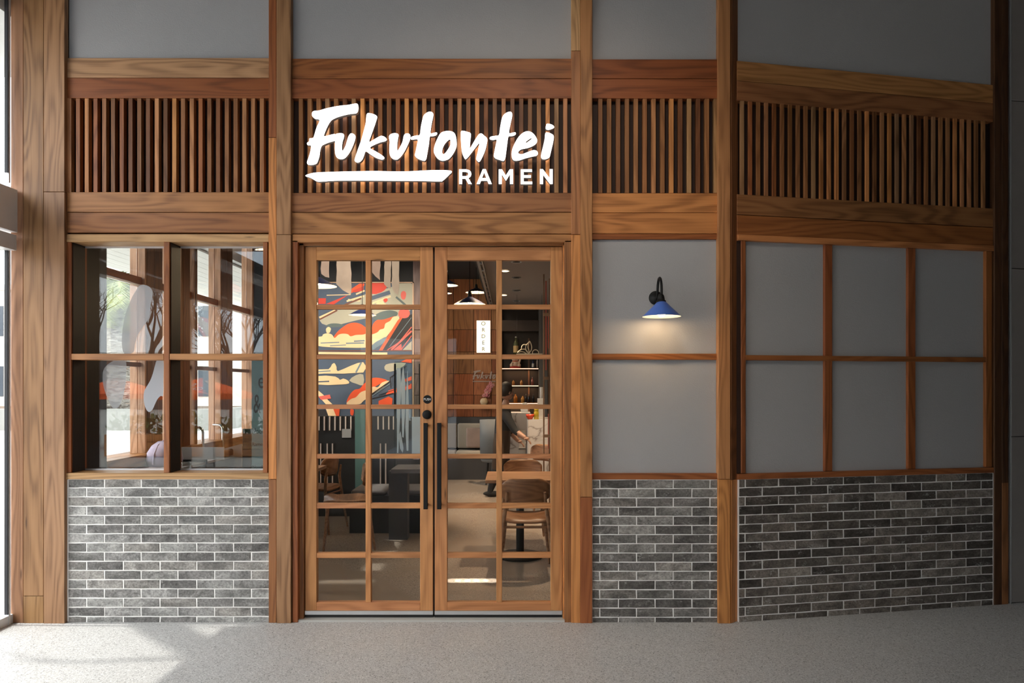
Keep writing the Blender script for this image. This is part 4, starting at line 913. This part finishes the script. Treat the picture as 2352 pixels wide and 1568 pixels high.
def part(c):
    if c.z > J[4].z-.02: return 2
    for a, b in ((J[7].lerp(J[8], .35), J[9]), (J[11].lerp(J[12], .35), J[13])):
        d = b-a; t = max(0, min(1.6, (c-a).dot(d)/d.length_squared))
        if (c-(a+d*t)).length < .07 and (c-a).dot(d) > 0: return 2
    return 1 if Z(1075, PY) < c.z < Z(990, PY) and abs(c.y) < .2 else 0
def head_hands(mb):
    h = q(1163, 899); o0 = len(mb.v); n0 = len(mb.v)
    mb.ball(h, .105, 20, 2, (.92, .78, 1.12)); mb.ball(h+Vector((.05, 0, -.06)), .062, 12, 2, (.95, .85, .8))       # skull, jaw
    mb.tube([h+Vector((.09, 0, .012)), h+Vector((.118, 0, -.022)), h+Vector((.098, 0, -.03))], [.008, .015, .012], 8, 2)
    for s_ in (-1, 1):
        mb.ball(h+Vector((.083, s_*.034, .012)), .012, 8, 0); mb.ball(h+Vector((.0, s_*.084, -.01)), .028, 8, 2, (.6, .35, 1))
    mb.tube([h+Vector((.092, -.024, -.062)), h+Vector((.101, 0, -.06)), h+Vector((.092, .024, -.062))], .006, 6, 3)
    yaw = Matrix.Rotation(.6, 3, 'Z') @ Matrix.Rotation(.22, 3, 'Y')
    for i in range(n0, len(mb.v)): mb.v[i] = tuple(h+yaw @ (Vector(mb.v[i])-h))
    for a, b in ((J[8], J[9]), (J[12], J[13])):
        d = (b-a).normalized(); s = Vector((0, 1, 0)); u = d.cross(s)
        mb.ball(b, .042, 12, 2, (.95, .85, .55))
        for k, L in enumerate((.062, .074, .07, .055)):
            r0 = b+d*.025+s*(.027-.018*k); mb.tube([r0, r0+d*L*.5-u*.004, r0+d*L*.85-u*.016, r0+d*L-u*.03], [.0095, .009, .008, .006], 8, 2)
        mb.tube([b-d*.012+s*.028, b+d*.015+s*.052, b+d*.04+s*.056-u*.012], [.012, .010, .007], 8, 2)
black_cloth = plain('black_cloth', (.012, .012, .013), .9); apron = plain('dark_brown_apron', (.045, .026, .016), .9); skin = plain('skin', (.30, .16, .105), .55); lips = plain('lips', (.35, .13, .11), .5)
skinned('body', J, E_, Rr, [black_cloth, apron, skin, lips], pr, part, head_hands)
hh_ = q(1163, 899); hm = MB(); hm.ball(hh_+Vector((-.018, 0, .022)), .112, 20, 0, (.92, .86, 1.08)); hm.ball(hh_+Vector((-.10, 0, -.01)), .05, 12)
hm.f, hm.m, hm.s = zip(*[(f, m, s) for f, m, s in zip(hm.f, hm.m, hm.s) if not (sum(hm.v[k][0] for k in f)/len(f) > hh_.x+.045 and sum(hm.v[k][2] for k in f)/len(f) < hh_.z+.07)])
hm.f, hm.m, hm.s = list(hm.f), list(hm.m), list(hm.s)
yaw = Matrix.Rotation(.6, 3, 'Z') @ Matrix.Rotation(.22, 3, 'Y'); hm.v = [tuple(hh_+yaw @ (Vector(v)-hh_)) for v in hm.v]
obj('hair', hm, plain('black_hair', (.012, .009, .008), .6), pr)
for s_, j in ((-1, 17), (1, 21)): obj('shoe', MB().ball((J[j].x-.03, J[j].y, .045), .1, 14, 0, (1.25, .46, .42)), black_cloth, pr)
# grey curved chair back behind the waiter
gb = thing('lounge_chair', (X(1136, 6.4), 6.4, 0), 'grey upholstered tub chair behind the waiter', 'chair')
gb.scale = (.78, .8, 1)
gm = plain('slate_upholstery', (.13, .135, .14), .7)
bk = MB(); n = 14; g = []
for rr in (.30, .25):
    for z_ in (.40, .75, 1.03):
        for i in range(n+1):
            a = PI*(.95+1.1*i/n)-PI*.0; g.append((rr*math.cos(a)*(1+.05*(z_-.4)), .05+rr*math.sin(a)*-1*-1, z_+(.02*math.sin(PI*i/n))))
m_ = 3*(n+1); fs = []
for j in range(2):
    for i in range(n):
        a = j*(n+1)+i; qd = (a, a+1, a+n+2, a+n+1); fs += [qd, tuple(k+m_ for k in reversed(qd))]
for i in range(n): fs.append((2*(n+1)+i, 2*(n+1)+i+1, 2*(n+1)+i+1+m_, 2*(n+1)+i+m_)); fs.append((i+1, i, i+m_, i+1+m_))
for e in (0, n):
    for j in range(2): a, b = j*(n+1)+e, (j+1)*(n+1)+e; fs.append((a, b, b+m_, a+m_))
obj('backrest', bk.add(g, fs, 0, True), gm, gb); obj('seat', MB().lathe([(0, .36), (.27, .36), (.29, .39), (.29, .44), (.27, .47), (0, .47)], (0, .05, 0), 28), gm, gb)
for a in (.8, 2.35, 3.9, 5.5): obj('leg', MB().tube([(.24*math.cos(a), .05+.24*math.sin(a), 0), (.19*math.cos(a), .05+.19*math.sin(a), .37)], [.011, .016], 8), dark_m, gb)

# ------------------------------------------------------------------ glazed timber side of the restaurant (seen through the shop window)
ws = struct('wall_left')
obj('plinth', MB().box(-3.2, -3.0, .45, 8.0, 0, .93), grout_m, ws)
hboard(ws, 0, 7.5, 0, .09, 0, .26, tone('brown'), 'sill').location = (-3.09, 4.2, .975)
ws.children[-1].rotation_euler = (0, 0, PI/2)
def fpost(y0, w0, dep, k):                                     # timber post: mall face boards paled for daylight, room side boards darkened for shade
    xo, xi = -3.124, -3.0
    obj('post_core', MB().box(xo+.01, xi-.005, y0+.02, y0+dep-.01, 1.02, 3.46), slatback_m, ws)
    m = (xo+xi)/2
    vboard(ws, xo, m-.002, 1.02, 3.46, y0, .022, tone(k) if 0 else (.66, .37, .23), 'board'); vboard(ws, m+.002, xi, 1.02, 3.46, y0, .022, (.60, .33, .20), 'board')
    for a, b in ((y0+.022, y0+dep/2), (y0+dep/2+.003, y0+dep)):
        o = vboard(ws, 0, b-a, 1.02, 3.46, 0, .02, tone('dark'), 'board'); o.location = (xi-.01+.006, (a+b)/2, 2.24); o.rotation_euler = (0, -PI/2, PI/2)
for y0, dep in ((1.035, .27), (1.535, .27), (1.895, .06), (2.48, .29), (3.34, .36), (4.3, .3)): fpost(y0, .125, dep, 'pink')
o = hboard(ws, 0, 5.1, 0, .055, 0, .07, tone('red'), 'transom'); o.location = (-3.06, 3.0, 2.43); o.rotation_euler = (0, 0, PI/2)
o = hboard(ws, 0, 5.1, 0, .035, 0, .05, tone('dark'), 'transom'); o.location = (-3.06, 3.0, 1.745); o.rotation_euler = (0, 0, PI/2)
obj('light_strip', MB().box(-3.05, -3.03, .45, 5.2, 2.385, 2.395), alu_m, ws)
for a, b in ((.46, 1.03), (1.31, 1.53), (1.81, 1.89), (1.96, 2.47), (2.78, 3.33), (3.71, 4.29), (4.61, 7.9)):
    for z0, z1 in ((1.02, 1.73), (1.76, 2.40), (2.46, 3.46)): obj('pane', MB().box(-3.068, -3.062, a, b, z0, z1), clear_glass, ws)
obj('plinth', MB().box(-3.2, -3.0, 4.62, 8.0, 0, 1.0), dark_m, ws)
# tiled inner ledge under the side windows
lgd = struct('trim_9')
obj('base', MB().box(-2.995, -2.62, .5, 2.2, 0, .90), dark_m, lgd)
tile_m = tinted('ledge_tile', .5)
for i in range(6):
    for k in range(2):
        obj('tile', MB().cbox(.18, .275, .02, .002), tile_m, lgd, (-2.90+.187*k, .64+.28*i, .911), color=(.33+random.uniform(-.03, .03), .31, .33))
# pull handles of the side entry door
for i, (px, l) in enumerate(((457, 'chrome tube pull handle farther left on the glass side door'), (504, 'chrome tube pull handle nearer the banner on the glass side door'))):
    y = -3.0*F/(px-1176)-D if i == 0 else 2.36
    y = 1.95+.03 if i == 0 else 2.43
    z0, z1 = .885, 1.175
    h = obj('pull_handle', MB().tube([(0, 0, z0), (.07, 0, z0), (.095, 0, z0+.025), (.1, 0, z0+.05), (.1, 0, z1-.05), (.095, 0, z1-.025), (.07, 0, z1), (0, 0, z1)], .013, 10), plain('chrome', (.75, .75, .76), .12, 1.0), loc=(-3.055, y, 0)); tag(h, l, 'door handle')
# teal banner with lettering, black frame, tumbler, bench end and jacket behind the window
BY = .42
bn2 = thing('teal_banner', (X(592, BY), BY, 0), 'teal printed banner with black ampersand at the right of the shop window', 'banner')
bx = bn2.location.x
obj('cloth', MB().box(X(578, BY)-bx, X(612, BY)-bx, 0, .012, .75, Z(828, BY)), plain('teal_print', (.17, .27, .29), .8), bn2)
obj('cloth_upper', MB().box(X(583, BY)-bx, X(612, BY)-bx, 0, .012, Z(828, BY), Z(575, BY)), plain('grey_print', (.03, .03, .035), .8), bn2, )
for dx in (.0, .05): obj('wire', MB().tube([(dx, .006, Z(576, BY)), (dx, .006, 3.46)], .002, 5), black_m, bn2)
ink = plain('black_print', (.015, .018, .02), .6)
for body, size, px, py, sx in (('&', .20, 590.5, 929, .42), ('e', .17, 600, 875, .6), ('Noodle', .06, 598, 990, .7), ('Ramen', .035, 594, 1020, 1), ('Noodles', .03, 596, 1072, 1)):
    me = text_mesh(body, size, .0006); me.materials.append(ink); link('lettering', me, bn2, (X(px, BY)-bx, -.002, Z(py, BY)), (PI/2, 0, 0)).scale = (sx, 1, 1)
fo = thing('black_stand', (X(567, .62), .62, 0), 'tall black narrow stand behind the shop window beside the teal banner', 'stand')
obj('post', MB().box(X(557, .62)-X(567, .62), X(577, .62)-X(567, .62), 0, .03, .02, Z(985, .62)), black_m, fo); obj('foot', MB().box(-.12, .12, -.12, .12, 0, .02), black_m, fo)
# window table with tumbler, bench end, jacket
wt = thing('window_table', (X(432, .75), .75, 0), 'dark narrow table standing just behind the shop window', 'table')
obj('top', MB().cbox(.62, .30, .025, .003), gr, wt, (0, 0, .885)); obj('leg', MB().box(-.2, -.16, -.1, .1, 0, .872), black_m, wt); obj('leg', MB().box(.16, .2, -.1, .1, 0, .872), black_m, wt)
prop('tumbler', MB().lathe([(0, .006), (.026, .006), (.036, .075), (.0385, .09), (.041, .09), (.037, .074), (.028, 0), (0, 0)], n=24), glass('tumbler_glass', .10, (.95, .96, .96)), (X(428, .70), .70, .8978), 'clear glass tumbler on the dark table behind the shop window', 'glass')
be = thing('booth_end', (X(492, 1.6), 1.7, 0), 'brown upholstered booth end seen low in the shop window', 'booth')
o = obj('back', MB().prism([(-.29, .42), (.05, .42), (.05, .985), (-.22, .93), (-.27, .86)], 0, .5), plain('tan_leather', (.14, .062, .022), .5), be); md = o.modifiers.new('soft', 'BEVEL'); md.width = .025; md.segments = 3
obj('base', MB().box(-.28, .03, .02, .48, 0, .42), dark_m, be)
jk = obj('jacket', MB().lathe([(.0, .0), (.125, .0), (.138, .05), (.128, .11), (.095, .165), (.05, .198), (0, .205)], n=24).tube([(-.02, -.14, .02), (-.018, -.13, .1), (-.012, -.085, .172), (0, 0, .207), (.01, .08, .17)], .008, 6), plain('lilac_cloth', (.42, .38, .52), .95), loc=(X(371, 1.0), 1.05, .921)); tag(jk, 'rounded lilac jacket hood slumped on the ledge behind the window mullion', 'jacket')
wp = obj('menu_board', MB().box(-.25, .25, 0, .012, 0, .105), plain('menu_white', (.55, .55, .56), .5), loc=(X(447, 1.3), 1.3, Z(1055, 1.3))); tag(wp, 'low white menu board propped behind the tumbler', 'board')
obj('board_foot', MB().box(-.1, .1, .0, .02, -Z(1055, 1.3), 0.0), black_m, wp)
stn = plain('cream_paving_poster', (.42, .38, .38), .7)
ps = obj('floor_poster', MB().prism([(X(498, 1.9), .80), (X(555, 1.9), .80), (X(555, 1.9), Z(1019, 1.9)), (X(498, 1.9), Z(1034, 1.9))], 1.9, 1.915), stn); tag(ps, 'pale pinkish panel standing low beside the black stand', 'panel')

# ------------------------------------------------------------------ outside
obj('pavement', MB().box(-80, GX-.09, -60, 70, -.2, -.02), terrazzo('sunny_paving', (.42, .41, .39), (.25, .24, .22), (.55, .54, .5), .8))['kind'] = 'structure'
obj('canopy', MB().box(GX-.8, GX-.06, -11, .94, 4.05, 5.15), plain('canopy_soffit', (.6, .6, .58), .7))['kind'] = 'structure'  # unseen box added to block sun and sky at the upper glazing
obj('canopy', MB().box(GX-1.2, GX-.06, -11, -2.3, 3.05, 3.2), plain('sky_blocker', (.35, .34, .33), .7))['kind'] = 'structure'  # unseen slab added to keep bright sky out of the window reflection
cs = struct('canopy')
soff = plain('white_soffit', (.75, .73, .70), .7)
for i in range(10): obj('soffit_board', MB().cbox(.145, 9.0, .02, .004), soff, cs, (-3.35-.15*i, 5.52, 3.0))
obj('beam', MB().box(-4.9, -3.2, 1.02, 10.05, 3.02, 3.2), white_m, cs)
conc2 = plaster_mat('planter_concrete', (.24, .235, .22), .4)
pw = obj('planter_wall', MB().box(-26, -10.5, 20.0, 20.4, -.02, .75).box(-10.9, -10.5, 20.4, 29, -.02, .75).box(-26, -10.9, 20.4, 29, .3, .6, 1), [conc2, plain('soil', (.08, .05, .03), .95)]); tag(pw, 'long low concrete planter wall out in the sunny plaza', 'planter')
# date palm
pm = thing('palm_tree', (-15.0, 21.4, .55), 'stout date palm with rough grey trunk and arching yellow green fronds outside', 'tree')
def trunk_mat():
    n = N('palm_bark'); v = n.vec((4, 4, 13)); a = n.noise(v, 1.0, 4.0, .6, 1.2); n.bump(a, .8, .05); return n.base(n.ramp(a, [(.38, (.05, .035, .025)), (.5, (.17, .145, .12)), (.66, (.29, .265, .235))]), .9)
tk_ = MB(); n = 20; prof = []
for i in range(41):
    z = i*.105; prof.append((.50+.05*((i % 2)*2-1)*.7+.05*math.sin(i*.4), z))
obj('trunk', tk_.lathe(prof, n=n), trunk_mat(), pm)
def frond_mesh(L, droop, seed):
    r = random.Random(seed); mb = MB(); pts = []; x = z = 0; a = .95; ns = 15
    for i in range(ns+1):
        pts.append(Vector((x, 0, z))); st_ = L/ns; x += math.cos(a)*st_; z += math.sin(a)*st_; a -= droop/ns*(1+i/ns)
    mb.tube(pts, [.035*(1-i/(ns+1))+.006 for i in range(ns+1)], 5)
    for i in range(2, ns*4):
        t = i/4; k = int(t); p = pts[min(k, ns)].lerp(pts[min(k+1, ns)], t-k); d = (pts[min(k+1, ns)]-pts[min(k, ns-1)]).normalized() if k < ns else (pts[ns]-pts[ns-1]).normalized()
        ll = .55*math.sin(PI*(.12+.85*i/(ns*4)))+.12
        for s_ in (-1, 1):
            tip = p+d*ll*.6+Vector((0, s_*ll*.8, -.18*ll+r.uniform(-.06, .06))); w = d*.022
            mb.add([p-w, p+w, tip], [(0, 1, 2)])
    return mb.mesh('frond', frond_m)
frond_m = N('palm_leaf'); f = frond_m.noise(frond_m.vec(), 3.0, 3.0); frond_m = frond_m.base(frond_m.ramp(f, [(.35, (.09, .11, .03)), (.65, (.24, .25, .09))]), .5)
fms = [frond_mesh(2.7, d, i) for i, d in enumerate((1.5, 2.1, 2.7))]
for i in range(34):
    o = link('frond', fms[i % 3], pm, (0, 0, 4.2+.1*(i % 4)), (0, [.15, -.15, -.6][i % 3]+random.uniform(-.15, .15)*-1, i*2.4)); o.rotation_euler[1] = -[.25, -.1, -.55][i % 3]
pm2 = thing('palm_tree', (-17.6, 26.6, .55), 'slimmer pale palm trunk standing behind the stout date palm outside', 'tree')
obj('trunk', MB().tube([(0, 0, 0), (.1, 0, 1.5), (.02, 0, 3.4)], [.2, .16, .14], 12), plain('pale_bark', (.5, .47, .42), .9), pm2)
for i in range(14): o = link('frond', fms[i % 3], pm2, (.02, 0, 3.4), (0, -[.25, -.1, -.55][i % 3], i*2.4+1))
# far buildings closing the plaza
def building(x0, x1, y0, y1, h, col, lab, side):
    t = thing('building', ((x0+x1)/2, (y0+y1)/2, 0), lab, 'building'); w, d = (x1-x0)/2, (y1-y0)/2
    obj('wall', MB().box(-w, w, -d, d, -.02, h), plain('facade_paint', col, .8), t)
    fr_ = MB(); gm_ = plain('facade_glass', (.05, .06, .075), .15)
    horiz = side in ('n', 's'); L = w if horiz else d; nw = int(L*2/3.2)
    for k in range(nw):
        for lv in range(int(h/3.4)):
            c = -L+1.6+3.2*k; z = 1.0+3.4*lv
            if side == 's': a = (c-.9, c+.9, -d-.05, -d+.02)
            elif side == 'n': a = (c-.9, c+.9, d-.02, d+.05)
            else: a = (w-.02, w+.05, c-.9, c+.9)
            obj('window', MB().box(*a, z, z+1.7), gm_, t)
    obj('roof_edge', MB().box(-w-.15, w+.15, -d-.15, d+.15, h, h+.3), white_m, t)
building(-44, -9, 34, 44, 7.0, (.55, .50, .45), 'pale low building far across the plaza beyond the palms', 's')
building(-62, -50, -50, 30, 9.0, (.60, .58, .55), 'long pale building along the far side of the plaza', 'e')
building(-40, 6, -52, -42, 3.6, (.10, .10, .11), 'dark shopfront building across the square, mirrored in the shop window', 'n')

# things on the square that only show mirrored in the window
def mirror_at(px, py, zv): return Vector(((px-1176)/F*zv, 2*GY-(zv-D), CH-(py-HZ)*zv/F))
org = plain('orange_canvas', lin(238, 92, 30), .8, var=.03)
def umbrella(px, zv, lab, txt=None):
    p = mirror_at(px, 903, zv); apex = mirror_at(px, 867, zv).z; base = -.02; t = thing('umbrella', (p.x, p.y, base), lab, 'umbrella', 'orange cafe umbrellas')
    R_ = 1.2; zr_ = p.z-base; za = apex-base; v = [(0, 0, za)]; fs = []
    for k in range(8): a = 2*PI*(k+.5)/8; v.append((R_*math.cos(a), R_*math.sin(a), zr_))
    for k in range(8): v.append((v[k+1][0], v[k+1][1], zr_-.14))
    for k in range(8): m = (k+1) % 8; fs += [(0, 1+k, 1+m), (1+k, 9+k, 9+m, 1+m)]
    obj('canopy', MB().add(v, fs), org, t); obj('pole', MB().tube([(0, 0, .02), (0, 0, za)], .025, 8), alu_m, t); obj('base', MB().lathe([(0, .0), (.25, 0), (.25, .05), (0, .08)], n=16), dark_m, t)
    for k in range(8): obj('rib', MB().tube([(0, 0, za-.05), (v[k+1][0]*.97, v[k+1][1]*.97, zr_-.02)], .008, 4), alu_m, t)
    if txt:
        sl = math.atan2(za-zr_, R_*.92)
        for i, s_ in enumerate(txt):
            me = text_mesh(s_, .26, .002); me.materials.append(plain('white_print_b', (.85, .85, .85), .6))
            rr = .55+.26*i; link('lettering', me, t, (-.12, rr, za-(za-zr_)*rr/(R_*.92)+.012), (sl, 0, PI))
            t.children[-1].rotation_euler = (sl, 0, PI)
umbrella(462, 17, 'orange cafe umbrella lettered in white, mirrored in the lower right pane', ('SAN', 'CHURRO'))
umbrella(268, 18, 'plain orange cafe umbrella mirrored in the lower left pane of the window')
bark = plain('grey_bark', (.10, .08, .07), .9)
def bare_tree(loc, h, seed, lab, r0=.11, depth=6):
    rg = random.Random(seed); mb = MB()
    def grow(p, d, L, r, n):
        q_ = p+d*L; mid = p.lerp(q_, .5)+Vector((rg.uniform(-.06, .06), rg.uniform(-.06, .06), 0))*L
        mb.tube([p, mid, q_], [r, r*.85, r*.72], 5 if n > 2 else 4, caps=False)
        if n == 0: return
        for _ in range(3 if n > 2 else 2):
            dd = (d+Vector((rg.uniform(-.75, .75), rg.uniform(-.75, .75), rg.uniform(-.25, .55)))).normalized(); grow(q_, dd, L*rg.uniform(.62, .8), r*.62, n-1)
    grow(Vector((0, 0, 0)), Vector((.03, 0, 1)), h*.3, r0, depth); o = obj('bare_tree', mb, bark, loc=loc); tag(o, lab, 'tree'); return o
for px, zv, s_, l in ((535, 21, 3, 'bare winter tree mirrored in the right panes of the shop window'), (335, 20, 5, 'bare winter tree mirrored beside the frosted film'), (215, 22, 8, 'bare winter tree mirrored in the dark left edge of the window'), (585, 26, 9, 'bare winter tree mirrored at the teal banner')):
    p = mirror_at(px, 900, zv); bare_tree((p.x, p.y, -.02), 5.2, s_, l)
shrub_m = plain('shrub_leaf', (.07, .12, .03), .7, var=.5)
for px, l in ((320, 'left'), (470, 'middle'), (610, 'right')):
    p = mirror_at(px, 970, 15.5); t = thing('planter_box', (p.x, p.y, -.02), 'timber planter box with green shrub mirrored in the window, '+l+' of three', 'planter', 'timber planter boxes')
    for k in range(3): obj('plank', MB().cbox(1.3, .5, .155, .006), wood, t, (0, 0, .1+.165*k), color=tone('orange'))
    mb = MB(); rg = random.Random(px)
    for _ in range(160):
        c = Vector((rg.uniform(-.6, .6), rg.uniform(-.22, .22), .5+rg.uniform(0, .38))); a, b = Vector((rg.uniform(-.1, .1), rg.uniform(-.1, .1), rg.uniform(-.05, .12))), Vector((rg.uniform(-.06, .06), rg.uniform(-.06, .06), rg.uniform(-.06, .06)))
        mb.add([c, c+a+b, c+a*1.5, c+a-b], [(0, 1, 2, 3)])
    obj('shrub', mb, shrub_m, t)['kind'] = 'stuff'
# leaning street tree whose limb shades the sunlit floor
sh_ = MB()
sh_.tube([(-5.0, 1.6, -.02), (-4.75, 1.1, 1.6), (-4.6, .35, 3.2), (-4.55, -.05, 3.75), (-4.5, -.53, 4.62), (-4.5, -.95, 5.6), (-4.4, -1.5, 6.6)], [.15, .14, .13, .125, .12, .09, .04], 8)
sh_.tube([(-4.5, -.53, 4.62), (-4.9, -.62, 4.0), (-5.05, -.60, 3.45)], [.03, .02, .012], 6).tube([(-4.9, -.62, 4.0), (-5.1, -.50, 3.55), (-5.3, -.44, 3.3)], [.02, .016, .01], 6)
sh_.ball((-5.12, -.52, 3.35), .10, 8, sc=(.9, 1.2, .5)).ball((-5.1, -.78, 3.2), .16, 8, sc=(.7, .9, .7))
tag(obj('street_tree', sh_, bark), 'leaning bare street tree outside the mall glazing whose limb shades the floor', 'tree')
